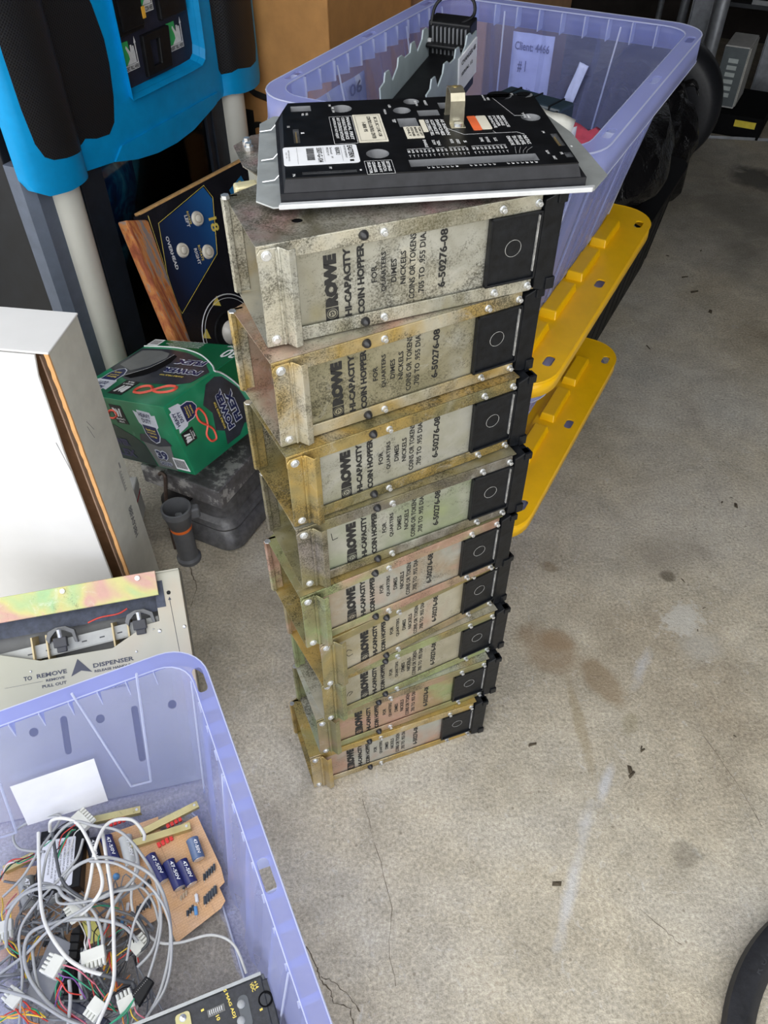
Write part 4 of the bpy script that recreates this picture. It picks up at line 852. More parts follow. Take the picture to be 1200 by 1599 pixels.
def ontext(kind, s, p, ang, w, h, mat, bold=.03, lift=.0008, outline=None):
    o, x, y = face(kind); n = x.cross(y); a = R(ang); xd = x * math.cos(a) + y * math.sin(a); ud = -x * math.sin(a) + y * math.cos(a)
    if outline: e = h * .11; m = M(); put_text(m, s, o + x * p[0] + y * p[1] + n * lift - xd * e - ud * e, xd, ud, w + 2 * e, h + 2 * e, bold + .07); m.build('print', outline, gbx)
    m = M(); put_text(m, s, o + x * p[0] + y * p[1] + n * (lift + .0003), xd, ud, w, h, bold); return m.build('print', mat, gbx)
def onloop(kind, pts, r, mat, name):
    o, x, y = face(kind); n = x.cross(y); m = M(); m.tube([o + x * p[0] + y * p[1] + n * .0006 for p in pts], r, 4); m.v = m.v; return m.build(name, mat, gbx)
def badge(kind, cx, cy, s, ang, l1='HEAVY', l2='DUTY'):
    rot = lambda pts: [(cx + s * (a * math.cos(R(ang)) - b_ * math.sin(R(ang))), cy + s * (a * math.sin(R(ang)) + b_ * math.cos(R(ang)))) for a, b_ in pts]
    on(kind, rot([(-.030, .002), (-.034, .030), (-.022, .027), (-.020, .034), (.020, .034), (.022, .027), (.034, .030), (.030, .002), (.022, -.004), (-.022, -.004)]), silv, 'badge_ribbon', .0002)
    on(kind, rot([(-.023, .002), (.023, .002), (.023, -.022), (.014, -.036), (0, -.042), (-.014, -.036), (-.023, -.022)]), silv, 'badge_edge', .0004); on(kind, rot([(-.021, .000), (.021, .000), (.021, -.021), (.013, -.034), (0, -.040), (-.013, -.034), (-.021, -.021)]), navyp, 'badge_shield', .0006)
    for tx, (qx, qy), w, h, mt in ((l1, (-.018, .0195), .036, .010, navyp), (l2, (-.014, .0065), .028, .010, navyp), ('Reinforced', (-.014, -.012), .028, .005, yellow_ink), ('Strong & Sure', (-.014, -.019), .028, .005, yellow_ink), ('Control Seal', (-.011, -.027), .022, .005, yellow_ink)):
        p = rot([(qx, qy)])[0]; ontext(kind, tx, p, ang, w * s, h * s, mt, .02, .0009)
def mark(kind, cx, cy, s, ang):
    rot = lambda pts: [(cx + s * (a * math.cos(R(ang)) - b_ * math.sin(R(ang))), cy + s * (a * math.sin(R(ang)) + b_ * math.cos(R(ang)))) for a, b_ in pts]
    on(kind, rot([(-.022, -.024), (.022, -.024), (.022, .024), (-.022, .024)]), ink, 'brand_square', .0002)
    for tri in ([(-.016, -.006), (-.010, -.006), (-.004, .012), (-.010, .016), (-.016, .016)], [(-.008, -.006), (-.002, -.006), (.004, .008), (-.002, .016)], [(.002, -.006), (.008, -.006), (.014, .016), (.008, .016)]): on(kind, rot(tri), white_ink, 'brand_mark', .0005)
    ontext(kind, "Member's", rot([(-.016, -.014)])[0], ang, .032 * s, .006 * s, white_ink, .02, .0006); ontext(kind, 'Mark', rot([(-.010, -.021)])[0], ang, .020 * s, .005 * s, white_ink, .02, .0006)
def tie(kind, cx, cy, s, ang):
    f = lambda pts: [(cx + s * (a * math.cos(R(ang)) - b_ * math.sin(R(ang))), cy + s * (a * math.sin(R(ang)) + b_ * math.cos(R(ang)))) for a, b_ in pts]
    onloop(kind, [tuple(q.to_2d()) for q in crs([Vector((*p, 0)) for p in f([(0, 0), (.016, .012), (.034, .012), (.036, .002), (.018, -.004), (0, 0), (-.014, .010), (-.030, .006), (-.032, -.006), (-.014, -.008), (0, 0)])], 5)], .0022 * s, redp, 'red_tie_print')
# front (towards the stack): dark corner band, bag photo, tie, words
arc_f = [tuple(q.to_2d()) for q in crs([Vector((.158, GC - .0005, 0)), Vector((.172, .168, 0)), Vector((.192, .140, 0)), Vector((.225, .08, 0)), Vector((GBb - .001, .01, 0))], 5)]
on('front', arc_f + [(GBb - .001, GC - .0005)], dgreen, 'dark_corner', .0001); onloop('front', arc_f, .0020, white_ink, 'white_band')
on('front', [(.121, .166), (.150, .170), (.170, .160), (.20, .115), (.215, .05), (.205, .022), (.18, .030), (.155, .012), (.112, .012), (.120, .045), (.098, .060), (.108, .100), (.093, .129)], bagg, 'bag_photo', .0003)
ontext('front', 'POWER', (.151, .040), 90, .097, .019, navyp, .05, .0006, silv); ontext('front', 'FLEX', (.178, .046), 90, .076, .019, navyp, .05, .0006, silv); ontext('front', 'DOUBLE THICK TOP', (.126, .050), 90, .070, .0055, yellow_ink)
badge('front', .037, .139, .95, 90); mark('front', .027, .088, .72, 90); tie('front', .083, .083, 1.25, 90)
# near left side: badge, can photo, count, barcode
on('left', [(.02, .112), (.12, .105), (.185, .080), (.215, .060), (.225, .002), (.002, .002)], plain('dark_bag_print', (.012, .035, .028), .35), 'bag_photo', .0001)  # dark bag printed on this side
on('left', [(.214, .074), (.317, .074), (.300, .003), (.230, .003)], plain('can_grey', (.16, .17, .17), .4), 'can_photo', .0002); on('left', [(.205, .072), (.215, .092), (.26, .098), (.31, .090), (.325, .074), (.27, .064)], bagg, 'can_lid_photo', .0003)
badge('left', .270, .120, 1.15, -4)
ontext('left', '39', (.247, .028), 0, .040, .024, navyp, .05, .0007, silv); ontext('left', 'GALLONS', (.245, .012), 0, .044, .010, navyp, .03, .0007, silv)
on('left', [(.300, .008), (.350, .008), (.346, .040), (.302, .040)], lab, 'barcode_label', .0004)
for k in range(12): on('left', [(.305 + k * .0033, .013), (.3065 + k * .0033 + .0005 * (k % 2), .013), (.3065 + k * .0033 + .0005 * (k % 2), .036), (.305 + k * .0033, .036)], ink, 'barcode', .0007)
mark('left', .167, .138, 1.05, 0); tie('left', .115, .125, 1.2, 10); ontext('left', 'POWER', (.06, .046), 0, .090, .020, plain('dim_navy', (.05, .05, .12), .5), .05, .0005); ontext('left', 'FLEX', (.07, .014), 0, .085, .022, plain('dim_navy', (.05, .05, .12), .5), .05, .0005)
# top: big print, bag photo, torn dark opening
arc_t = [tuple(q.to_2d()) for q in crs([Vector((.002, .236, 0)), Vector((.12, .242, 0)), Vector((.20, .232, 0)), Vector((.263, .213, 0)), Vector((.33, .180, 0)), Vector((GA - .001, .158, 0))], 5)]
arc_t = [(min(max(a, .001), GA - .001), b) for a, b in arc_t]
on('top', arc_t + [(GA - .001, GBb - .001), (.001, GBb - .001)], dgreen, 'dark_corner', .0001); onloop('top', arc_t, .0020, white_ink, 'white_band')
on('top', [(.004, .120), (.006, .225), (.11, .232), (.20, .222), (.29, .192), (.352, .150), (.340, .100), (.30, .085), (.20, .075), (.12, .080), (.06, .10)], bagg, 'bag_photo', .0002)
on('top', [(.02, .14), (.02, .215), (.09, .222), (.135, .212), (.150, .19), (.13, .15), (.09, .12)], plain('can_grey', (.16, .17, .17), .4), 'can_photo', .0004)
on('top', [(.094, .093), (.120, .118), (.142, .140), (.155, .175), (.158, .208), (.176, .202), (.188, .170), (.180, .130), (.160, .105), (.130, .088)], black_matte, 'torn_opening', .0008)
onloop('top', [(.094, .093), (.120, .118), (.142, .140), (.155, .175), (.158, .208)], .0007, white_ink, 'torn_fold')
ontext('top', 'POWER', (.330, .150), 180, .135, .019, navyp, .05, .0006, silv); ontext('top', 'FLEX', (.305, .190), 180, .105, .019, navyp, .05, .0006, silv); ontext('top', 'DOUBLE THICK TOP', (.295, .120), 180, .085, .0055, yellow_ink)
tie('top', .262, .052, 1.7, 5); mark('top', .155, .048, 1.25, 180); badge('top', .060, .070, 1.35, 180)
ontext('top', '30', (.362, .256), 180, .052, .040, white_ink, .02, .0006); ontext('top', 'Trash Bags', (.355, .272), 180, .06, .011, white_ink, .01, .0006)
for k in range(4): ontext('top', 'TRASH BAGS HEAVY DUTY STRONG', (.21, .275 - k * .008), 180, .14 - .02 * (k % 2), .005, white_ink, 0, .0006)
on('top', [(.003, .244), (.046, .244), (.046, .274), (.003, .274)], lab, 'barcode_label', .0005)
for k in range(10): on('top', [(.008 + k * .0035, .248), (.0095 + k * .0035, .248), (.0095 + k * .0035, .270), (.008 + k * .0035, .270)], ink, 'barcode', .0008)
# small pail box behind the big white carton
SB = thing('white_box', 'small white box with a red stripe on the floor behind the tall white carton', 'box', (-.72, 1.40, 0), R(4)); sbm = plain('offwhite_card', (.62, .62, .62), .6)
m = M(); m.box(-.085, .085, -.06, .06, 0, .11); sb = m.build('body', sbm, SB, None, .004); m = M(); m.box(-.087, .087, -.062, .062, .085, .115); m.build('lid', sbm, SB, None, .004)
m = M(); m.box(.0852, .0858, -.06, .06, .070, .074); m.box(.0852, .0858, -.05, -.02, .025, .05); m.build('red_print', plain('red_print', (.65, .02, .05), .5), sb)

# ------------------------------------------------------------------ tall white carton on the left
WB = thing('white_carton', 'tall worn white corrugated carton standing at the left edge with an open brown seam', 'carton', mat=frame((-.558, 1.09, 0), (.990, -.14, 0), (.14, .990, 0)))
wc = plain('white_corrugated', (.68, .68, .68), .75, 0, .04, 6, .1); sc2 = plain('grey_white_side', (.56, .56, .50), .8, 0, .08, 20, .2); brn = plain('raw_corrugated', (.33, .17, .08), .9, 0, .2, 40, .3); HB = .752
m = M(); m.add([(-.004, 0, 0), (0, 0, 0), (0, .118, 0), (-.004, .118, 0), (-.004, 0, HB), (0, 0, HB), (0, .118, HB), (-.004, .118, HB)], [(0, 3, 2, 1), (4, 5, 6, 7), (0, 1, 5, 4), (1, 2, 6, 5), (2, 3, 7, 6), (3, 0, 4, 7)]); sd = m.build('side_panel', sc2, WB, None, .001)
m = M(); vs = []; nn_ = 60; fs = []
for k in range(nn_ + 1):
    z = HB * k / nn_; r_ = .0012 * random.random(); vs += [(-.006 - r_, -.0018 - r_, z), (.0003, -.0010 - r_, z), (.0003, .002, z), (-.006, .002, z)]
for k in range(nn_):
    for j in range(4): a = k * 4; fs.append((a + j, a + (j + 1) % 4, a + 4 + (j + 1) % 4, a + 4 + j))
m.add(vs, fs); m.build('torn_edge', plain('torn_orange', (.62, .33, .13), .9), sd)
m = M(); m.box(-.48, -.004, .112, .118, 0, HB); m.box(-.48, -.476, 0, .118, 0, HB); m.box(-.47, -.006, .050, .054, 0, HB - .012); m.build('inner_panel', brn, WB)
m = M(); m.prism([(-.48, 0), (-.046, 0), (-.044, HB * .4), (-.042, HB * .7), (-.034, HB - .05), (-.026, HB - .006), (-.48, HB - .006)], -.004, .001); m.v = [Vector((q.x, q.z + .004, q.y)) for q in m.v]; m.build('front_panel', wc, WB, None, .001)
m = M(); m.box(-.030, -.027, .016, .05, 0, HB - .02); m.build('fold_panel', plain('fold_brown', (.30, .20, .14), .9), WB)
m = M(); m.add([(-.48, -.003, HB), (0.002, -.003, HB - .002), (.002, .119, HB), (-.48, .119, HB), (-.48, -.003, HB + .004), (.002, -.003, HB + .002), (.002, .119, HB + .004), (-.48, .119, HB + .005)], [(0, 3, 2, 1), (4, 5, 6, 7), (0, 1, 5, 4), (1, 2, 6, 5), (2, 3, 7, 6), (3, 0, 4, 7)]); m.build('top_flap', wc, WB, None, .0015)
m = M()
put_text(m, '88FA938H', (.0004, .075, .305), (0, -.1, -1), (0, 1, 0), .085, .016, .03)
for k in range(14): z = .40 - k * .004; m.box(.0002, .0005, .085, .092 + .004 * (k % 2), z, z + .0015)
m.box(.0002, .0005, .094, .098, .405, .42)
m.build('side_print', plain('faded_print', (.20, .20, .20), .8), sd)
m = M()
for a, b in (((-.05, .55), (-.042, .48)), ): m.tube([(a[0], -.0004, a[1]), (b[0], -.0004, b[1])], .0006, 4)
m.tube([(.0004, .035, .565), (.0004, .045, .53)], .0006, 4); m.tube([(.0004, .038, .575), (.0004, .052, .545)], .0005, 4); m.build('scratch', plain('faded_print', (.20, .20, .20), .8), sd)

# ------------------------------------------------------------------ bill dispenser face plate
DP = thing('dispenser_panel', 'beige metal dispenser unit with black lettering and arrow, leaning behind the near clear tote', 'dispenser', mat=frame((-.421, 1.024, .275), (.973, .23, 0), (-.178, .751, .636)))
bei, nt, b, _ = base('beige_zinc'); n1 = noi(nt, 4, 3, .5, coord(nt), .5); nt.links.new(ramp(nt, n1.outputs[0], [(.35, (.33, .33, .27)), (.5, (.39, .38, .32)), (.65, (.42, .35, .27))]), b.inputs['Base Color']); b.inputs['Metallic'].default_value = .35; b.inputs['Roughness'].default_value = .45
iri = zinc('iridescent_zinc', [(.25, (.36, .38, .17)), (.42, (.28, .42, .22)), (.52, (.44, .42, .18)), (.60, (.45, .27, .23)), (.72, (.40, .40, .24))], .0, seed=3, metal=.5)
opening = [(-.052, -.030), (-.052, -.098), (-.077, -.1003), (-.1494, -.1344), (-.2874, -.1326), (-.3598, -.1073), (-.42, -.100), (-.42, -.030)]
m = M(); m.prism([(-.45, 0), (0, 0), (.002, -.424), (-.45, -.424)], -.002, 0, [opening[::-1]] + [circ(x, -.267, .0085, 18) for x in (-.319, -.193, -.053)] + [circ(-.0254, -.045, .004, 14)] + [rr(.013, .11, .006, 3, -.126, -.31), rr(.013, .075, .006, 3, -.261, -.285)])
face_ = m.build('face_plate', bei, DP, None, .0006)
m = M(); m.box(-.0005, .0015, -.422, 0, -.022, .0); m.build('side_return', bei, DP, None, .0006)
m = M(); m.box(-.45, .0015, -.002, .001, -.02, .006); m.build('top_return', bei, DP, None, .0006)
dk = plain('dispenser_dark', (.035, .037, .045), .5)
m = M(); m.box(-.45, -.002, -.42, -.004, -.075, -.050); m.build('rear_case', plain('case_grey', (.16, .165, .17), .5, .3), DP)
m = M()
for x in (-.272, -.145, -.115, -.30): m = M(); m.box(x - .0015, x + .0015, -.150, -.085, -.050, -.004); m.build('divider', plain('tan_divider', (.55, .45, .25), .5), DP)
m = M(); m.box(-.45, -.052, -.078, -.030, -.030, -.026); m.box(-.052, -.0345, -.0716, -.018, .0002, .0012); m.build('black_strip', plain('blue_black_sheet', (.045, .055, .085), .5, .2, .4, 60), DP)
m = M(); m.T = Matrix.Translation((0, -.090, -.018)) @ Matrix.Rotation(R(3.5), 4, 'Z'); m.box(-.44, -.055, -.020, .006, 0, .002); m.box(-.44, -.055, -.022, -.020, -.02, .002); ch = m.build('slotted_channel', plain('channel_grey', (.34, .35, .34), .45, .4), DP, None, .0006)
m = M(); m.T = Matrix.Translation((0, -.090, -.018)) @ Matrix.Rotation(R(3.5), 4, 'Z')
for k in range(11): m.box(-.42 + k * .035, -.41 + k * .035, -.010, -.0075, .0018, .0024)
m.build('slot', dk, ch)
m = M(); m.box(-.45, -.0425, -.046, .003, .018, .020); m.box(-.45, -.0425, -.0465, -.0445, .012, .020); bk = m.build('brass_bracket', iri, DP, None, .001)
for x in (-.078, -.222):
    m = M(); m.cyl((x, -.006, .020), (x, -.006, .0245), .0052, .0048, 12); m.build('bolt', steel, bk)
for x, y in ((-.089, -.092), (-.243, -.098)):
    m = M(); m.T = Matrix.Translation((x, y, -.014)); m.prism([(-.030, .004), (-.024, .018), (-.008, .024), (.010, .024), (.026, .014), (.030, -.012), (.024, -.010), (.020, .008), (.006, .016), (-.010, .016), (-.020, .006), (-.024, -.006)], 0, .012); c_ = m.build('clamp', plain('clamp_grey', (.13, .135, .14), .45), DP, None, .001)
    m = M(); m.T = Matrix.Translation((x, y, -.002)); m.box(-.014, .012, -.016, .004, 0, .012); m.box(-.010, .009, -.026, -.014, 0, .008); m.build('clamp_block', dk, c_, None, .002)
    m = M(); m.T = Matrix.Translation((x, y, 0)); m.cyl((0, .004, .006), (0, .020, .010), .0045, .0045, 10); m.build('clamp_screw', steel, c_)
m = M(); m.tube(crs([(-.19, -.076, -.008), (-.165, -.070, -.004), (-.13, -.069, -.006), (-.112, -.062, -.010)], 5), .0016, 6); m.build('red_wire', plain('wire_red', (.6, .05, .03), .4), DP, 60)
for x, y, r_ in ((-.0546, -.1178, .0042), (-.0052, -.1183, .0038), (-.105, -.150, .0026), (-.308, -.150, .0024), (-.066, -.112, .0018)):
    m = M(); m.dome((x, y, 0), (0, 0, 1), r_, .0022, 12, 3); m.build('rivet', steel, DP, 40)
m = M(); z = .0003; RX_, UY_ = (1, 0, 0), (0, 1, 0)
for s, x0, x1, y, h in (('TO', -.3232, -.3075, -.1665, .0085), ('REMOVE', -.2985, -.2416, -.166, .0085), ('DISPENSER', -.1911, -.1123, -.166, .0085), ('REMOVE', -.2826, -.2472, -.1755, .005), ('PULL OUT', -.2913, -.245, -.1865, .006), ('RELEASE HANDLE', -.19, -.12, -.1755, .005), ('TO CLEAR JAM TURN KNOB', -.24, -.12, -.205, .005), ('TURN KNOB CLOCKWISE', -.24, -.13, -.214, .005)):
    put_text(m, s, (x0, y, z), RX_, UY_, x1 - x0, h, .03)
m.prism([(-.2349, -.1745), (-.2145, -.1665), (-.1942, -.1730), (-.2186, -.1425)], .0003, .0005); m.box(-.36, -.2888, -.1732, -.1727, z, z + .0002)
m.prism([(-.0288, -.060), (-.0220, -.060), (-.0254, -.0535)], .0003, .0005); m.tube([(-.0254, -.058, z), (-.0217, -.20, z)], .0005, 4); m.build('lettering', plain('panel_ink', (.05, .055, .08), .6), face_)['kind'] = 'stuff'

# ------------------------------------------------------------------ near clear tote with electronics
Q4 = Vector((-.328, .788, 0)); A4 = Vector((.418, -.908, 0)); B4 = Vector((.908, .418, 0)); L4, W4 = .80, .545
c4 = Q4 + A4 * (L4 / 2) - B4 * (W4 / 2)
T4M = frame(c4, A4, B4)
T4 = tote('storage_tote', 'open clear storage tote in the near left corner, full of cables and circuit boards', L4, W4, .36, T4M, None, long_slots(L4, W4, (-.322, .026, .33), .052, .017, .0165), .075, False)
# moulded V rib on the far wall, at tote x = -L/2
Ti = T4M.inverted(); wn_ = Vector((1, 0, .16)).normalized()
def wall4(px, py):
    p0 = T4M @ Vector((-L4 / 2 + .036, 0, .30)); n = (T4M.to_3x3() @ Vector((1, 0, .125))).normalized(); return hit(px, py, p0, n)
m = M()
for pts in ([(112, 1083), (205, 1228)], [(213, 1052), (236, 1220)], [(205, 1228), (236, 1220)], [(0, 1225), (26, 1300)], [(0, 1308), (26, 1300)]):
    m = M(); m.tube([Ti @ wall4(*p) for p in pts], .0022, 6); m.build('moulded_rib', frost_edge, T4, 60)
wl = [wall4(*p) for p in ((43, 1284), (168, 1246), (146, 1180), (15, 1224))]
wp = M(); nn = (wl[1] - wl[0]).cross(wl[3] - wl[0]).normalized(); nn = nn if nn.y < 0 else -nn; off = nn * .006
wp.add([p + off for p in wl] + [p + off + nn * .0006 for p in wl], [(0, 1, 2, 3), (7, 6, 5, 4), (0, 4, 5, 1), (1, 5, 6, 2), (2, 6, 7, 3), (3, 7, 4, 0)])
tag(wp.build('blank_label', paper, None), 'wrinkled blank white paper label stuck on the far wall of the near tote', 'label')
# circuit boards
pcbm, nt, b, _ = base('circuit_board_tan'); v = coord(nt); n1 = noi(nt, 18, 3, .5, v); n2 = nt.nodes.new('ShaderNodeTexBrick'); n2.inputs['Scale'].default_value = 60; nt.links.new(v, n2.inputs['Vector']); n2.inputs['Color1'].default_value = (.60, .36, .19, 1); n2.inputs['Color2'].default_value = (.66, .42, .24, 1); n2.inputs['Mortar'].default_value = (.42, .22, .10, 1); n2.inputs['Mortar Size'].default_value = .02
nt.links.new(mix(nt, .45, n2.outputs[0], ramp(nt, n1.outputs[0], [(.35, (.66, .44, .28)), (.62, (.66, .36, .14))])), b.inputs['Base Color']); b.inputs['Roughness'].default_value = .45
capb = plain('capacitor_blue', (.025, .03, .13), .25, 0, .15, 40); capg = plain('capacitor_grey', (.30, .31, .30), .3); brass = zinc('board_brass', [(.3, (.42, .36, .14)), (.5, (.55, .48, .24)), (.7, (.48, .50, .26))], .1, seed=6, metal=.6)
redc = plain('red_switch', (.70, .03, .03), .4); resb = plain('resistor_dark', (.04, .05, .06), .4); resl = plain('resistor_blue', (.12, .32, .62), .35)
def pcb(label, mat, w, h, caps, brk, reds, seed, extra=True):
    random.seed(seed); t = thing('circuit_board', label, 'circuit board', mat=mat)
    m = M(); m.prism([(0, 0), (w, 0), (w, -h * .60), (w * .96, -h * .74), (w * .86, -h * .76), (w * .86, -h * .90), (w * .76, -h * .94), (0, -h)], -.0016, 0); bd = m.build('board', pcbm, t)
    for (x0, y0, x1, y1, r, mt) in caps:
        m = M(); p = Vector((x0, y0, r + .001)); q = Vector((x1, y1, r + .001)); d = (q - p).normalized(); m.tube([p, p + d * .001, p + d * .004, p + d * .005, q - d * .001, q], [r * .9, r, r, r * .96, r, r * .9], 20); c = m.build('capacitor', mt, t, 35)
        m = M(); m.cyl(q, q + d * .0006, r * .85, None, 16); m.build('capacitor_end', steel, c)
        m = M(); s = d.cross(Vector((0, 0, 1))); put_text(m, 'SPRAGUE' if False else '47-50V', p + d * .006 + Vector((0, 0, r + .0003)) - s * r * .15, d, -s, (q - p).length * .7, r * .5, .02); m.build('capacitor_print', white_ink, c)
    for (x0, y0, x1, y1, hh_) in brk:
        p = Vector((x0, y0, 0)); q = Vector((x1, y1, 0)); fm = frame(p, q - p, (0, 0, 1)); l = (q - p).length
        m = M(); m.T = fm; m.box(0, l, 0, hh_, -.0008, .0008); m.box(0, l, hh_ - .0016, hh_, -.012, 0); c = m.build('bracket', brass, t, None, .0005)
        m = M(); m.T = fm; m.cyl((l - .007, hh_, -.006), (l - .007, hh_ + .0012, -.006), .0025, None, 10); m.build('bracket_screw', steel, c)
    for (x, y, n) in reds:
        for k in range(n): m = M(); m.box(x + k * .0078, x + k * .0078 + .006, y, y + .009, 0, .006); m.build('relay', redc, t, None, .0006)
    if extra:
        for (x, y, a, n, mt, l) in ((w * .72, -h * .60, 1.2, 5, resb, .011), (w * .60, -h * .80, 1.2, 5, resb, .013), (w * .30, -h * .82, 1.2, 3, resb, .009), (w * .42, -h * .84, 1.3, 1, resl, .014), (w * .50, -h * .74, 1.3, 1, white_ink, .013), (w * .40, -h * .58, 1.0, 2, resb, .008), (w * .30, -h * .66, 1.2, 3, plain('resistor_tan', (.5, .38, .25), .5), .006)):
            for k in range(n):
                c = Vector((x + k * .0055, y + k * .0016, .004)); d = Vector((math.cos(a), math.sin(a), 0)) * l / 2; m = M(); m.cyl(c - d, c + d, .0022 if l < .013 else .0032, None, 8); o = m.build('resistor', mt, t, 40)
                m = M(); m.tube([c - d * 1.5 - Vector((0, 0, .004)), c - d * 1.4, c + d * 1.4, c + d * 1.5 - Vector((0, 0, .004))], .0004, 4); m.build('resistor_lead', steel, o)
    m = M()
    for k in range(16):
        x = random.uniform(.06, .9) * w; y = -random.uniform(.08, .92) * h; l = random.uniform(.01, .035)
        if k % 2: m.box(x, min(x + l, w * .95), y, y + .0004, .0001, .0002)
        else: m.box(x, x + .0004, max(y - l, -h * .95), y, .0001, .0002)
    m.build('board_trace', plain('trace_brown', (.22, .12, .07), .6), bd); return t
B1 = frame((-.452, .552, .040), Vector((.098, .061, .0)), Vector((-.093, .155, .022)))
I1 = B1.inverted()
def loc1(px, py, r): 
    n = B1.to_3x3() @ Vector((0, 0, 1)); p = I1 @ hit(px, py, B1.translation + n * r, n); return p.x, p.y
caps = []
for a, b_, r in (((300, 1310), (311, 1342), .0115), ((283, 1345), (300, 1381), .0115), ((263, 1345), (281, 1387), .0115), ((234, 1336), (256, 1377), .0110)):
    caps.append((*loc1(*a, r), *loc1(*b_, r), r, capb if a[0] < 299 else plain('capacitor_steelblue', (.10, .15, .26), .25)))
pcb('tan circuit board lying at the right with four blue capacitors and brass brackets', B1, .116, .180, caps, [(*loc1(222, 1308, 0), *loc1(312, 1262, 0), .012), (*loc1(208, 1326, 0), *loc1(300, 1297, 0), .016)], [(*loc1(262, 1295, 0), 4), (*loc1(248, 1325, 0), 4)], 3)
B2 = frame((-.575, .560, .030), Vector((.11, .042, 0)), Vector((-.03, .16, .010)))
I2 = B2.inverted()
def loc2(px, py, r): 
    n = B2.to_3x3() @ Vector((0, 0, 1)); p = I2 @ hit(px, py, B2.translation + n * r, n); return p.x, p.y
pcb('tan circuit board half buried under grey cable loops in the middle of the near tote', B2, .155, .190, [(*loc2(166, 1308, .01), *loc2(180, 1348, .01), .0115, capb), (*loc2(143, 1312, .01), *loc2(152, 1350, .01), .011, plain('capacitor_black', (.02, .022, .03), .25)), (*loc2(196, 1308, .01), *loc2(208, 1352, .01), .0125, plain('capacitor_pale', (.50, .52, .50), .3))],
    [(*loc2(140, 1290, 0), *loc2(222, 1272, 0), .014)], [(*loc2(172, 1292, 0), 4)], 5)
random.seed(11)
for px_, py_, mt, rr_ in ((181, 1368, resl, .0062), (186, 1402, plain('rust_cap', (.45, .09, .05), .4), .005)):
    m = M(); q = Vector((*loc2(px_, py_, .004), .0)); m.dome(q, (0, 0, 1), rr_, rr_ * 1.5, 14, 4); m.build('disc_capacitor', mt, [o for o in bpy.data.objects if o.name == 'circuit_board.001'][0], 50)
B3 = frame((-.70, .520, .018), Vector((.13, .02, 0)), Vector((-.05, .16, .02)))
I3 = B3.inverted()
def loc3(px, py, r): 
    n = B3.to_3x3() @ Vector((0, 0, 1)); p = I3 @ hit(px, py, B3.translation + n * r, n); return p.x, p.y
pcb('orange circuit board at the left edge with two large grey capacitors', B3, .155, .165, [(*loc3(40, 1372, .015), *loc3(50, 1420, .015), .0150, capg), (*loc3(78, 1380, .014), *loc3(86, 1414, .014), .0135, capg)], [(*loc3(10, 1365, 0), *loc3(58, 1342, 0), .014)], [(*loc3(36, 1395, 0), 1)], 8)
# black box with a printed white label
BX = thing('power_module', 'black module with a white printed label under the cables of the near tote', 'power module', mat=frame(at(58, 1392, .055), at(112, 1382, .055) - at(58, 1392, .055), at(52, 1312, .055) - at(58, 1392, .055)))
bw = (at(112, 1382, .055) - at(58, 1392, .055)).length; bh = (at(52, 1312, .055) - at(58, 1392, .055)).length
m = M(); m.box(-.006, bw + .014, -.004, bh + .012, -.035, 0); q_ = m.build('case', black, BX, None, .002); m = M(); m.prism(rr(bw, bh * .92, .003, 3, bw / 2, bh * .46), 0, .0005); l_ = m.build('white_label', lab, BX)
m = M()
for k in range(7): put_text(m, 'INPUT 115V 60HZ OUTPUT 24V 5A FUSE', (bw * (.90 - k * .11), bh * .86, .0007), (0, -1, 0), (1, 0, 0), bh * random.uniform(.55, .8), .0032, 0)
m.build('label_print', ink, l_)
# grey flat case and black bar low in the heap
def slab(name, label, cat, p, z, th, mat):
    P4 = [at(a, b, z) for a, b in p]; t = thing(name, label, cat, P4[0]); m = M(); q = [(v - P4[0]) for v in P4]; m.loft([[(v.x, v.y, -th) for v in q], [(v.x, v.y, 0) for v in q]]); m.build('case', mat, t, None, .002); return t, q
gcase = plain('grey_case', (.24, .25, .27), .45)
t, q = slab('grey_module', 'flat grey plastic module low in the cable heap of the near tote', 'module', [(38, 1555), (82, 1458), (118, 1475), (70, 1580)], .06, .035, gcase); m = M(); m.cyl((q[1] + q[2]) / 2 * .5 + Vector((.01, 0, 0)), (q[1] + q[2]) / 2 * .5 + Vector((.01, 0, .001)), .004, None, 10); m.build('screw', steel, t)
t, q = slab('black_module', 'black ribbed module standing in the middle of the cable heap', 'module', [(98, 1560), (112, 1452), (128, 1440), (112, 1560)], .075, .05, black); m = M()
for k in range(8): c = q[0] + (q[1] - q[0]) * (k + .5) / 8; m.box(c.x, c.x + .02, c.y - .001, c.y + .001, 0, .002)
m.build('rib', black_matte, t)
t, q = slab('ribbon_connector', 'black edge connector with a row of contacts near the tote middle', 'connector', [(205, 1550), (228, 1523), (240, 1532), (216, 1572)], .09, .012, black)
m = M()
for k in range(10): c = q[0] + (q[1] - q[0]) * (k + .5) / 10 + (q[3] - q[0]) * .25; m.box(c.x - .0006, c.x + .0006, c.y - .0006, c.y + .0006, 0, .0008)
m.build('contact', plain('contact_grey', (.3, .3, .3), .4, .5), t)
t, q = slab('yellow_tag', 'crumpled yellow paper tag among the grey cables', 'tag', [(128, 1440), (145, 1430), (160, 1465), (140, 1475)], .07, .001, plain('yellow_paper', (.66, .62, .18), .8)); m = M(); m.tube([q[0] + Vector((.003, 0, .001)), q[2] - Vector((.004, 0, -.001))], .0004, 4); m.build('fold_line', ink, t)
t, q = slab('long_black_bar', 'long black plastic bar at the bottom of the cable heap', 'bar', [(90, 1562), (98, 1552), (170, 1592), (160, 1604)], .065, .02, plain('bar_navy', (.02, .025, .045), .4)); m = M(); m.box(.004, .012, -.006, -.001, 0, .002); m.build('pin_slot', scuff, t)
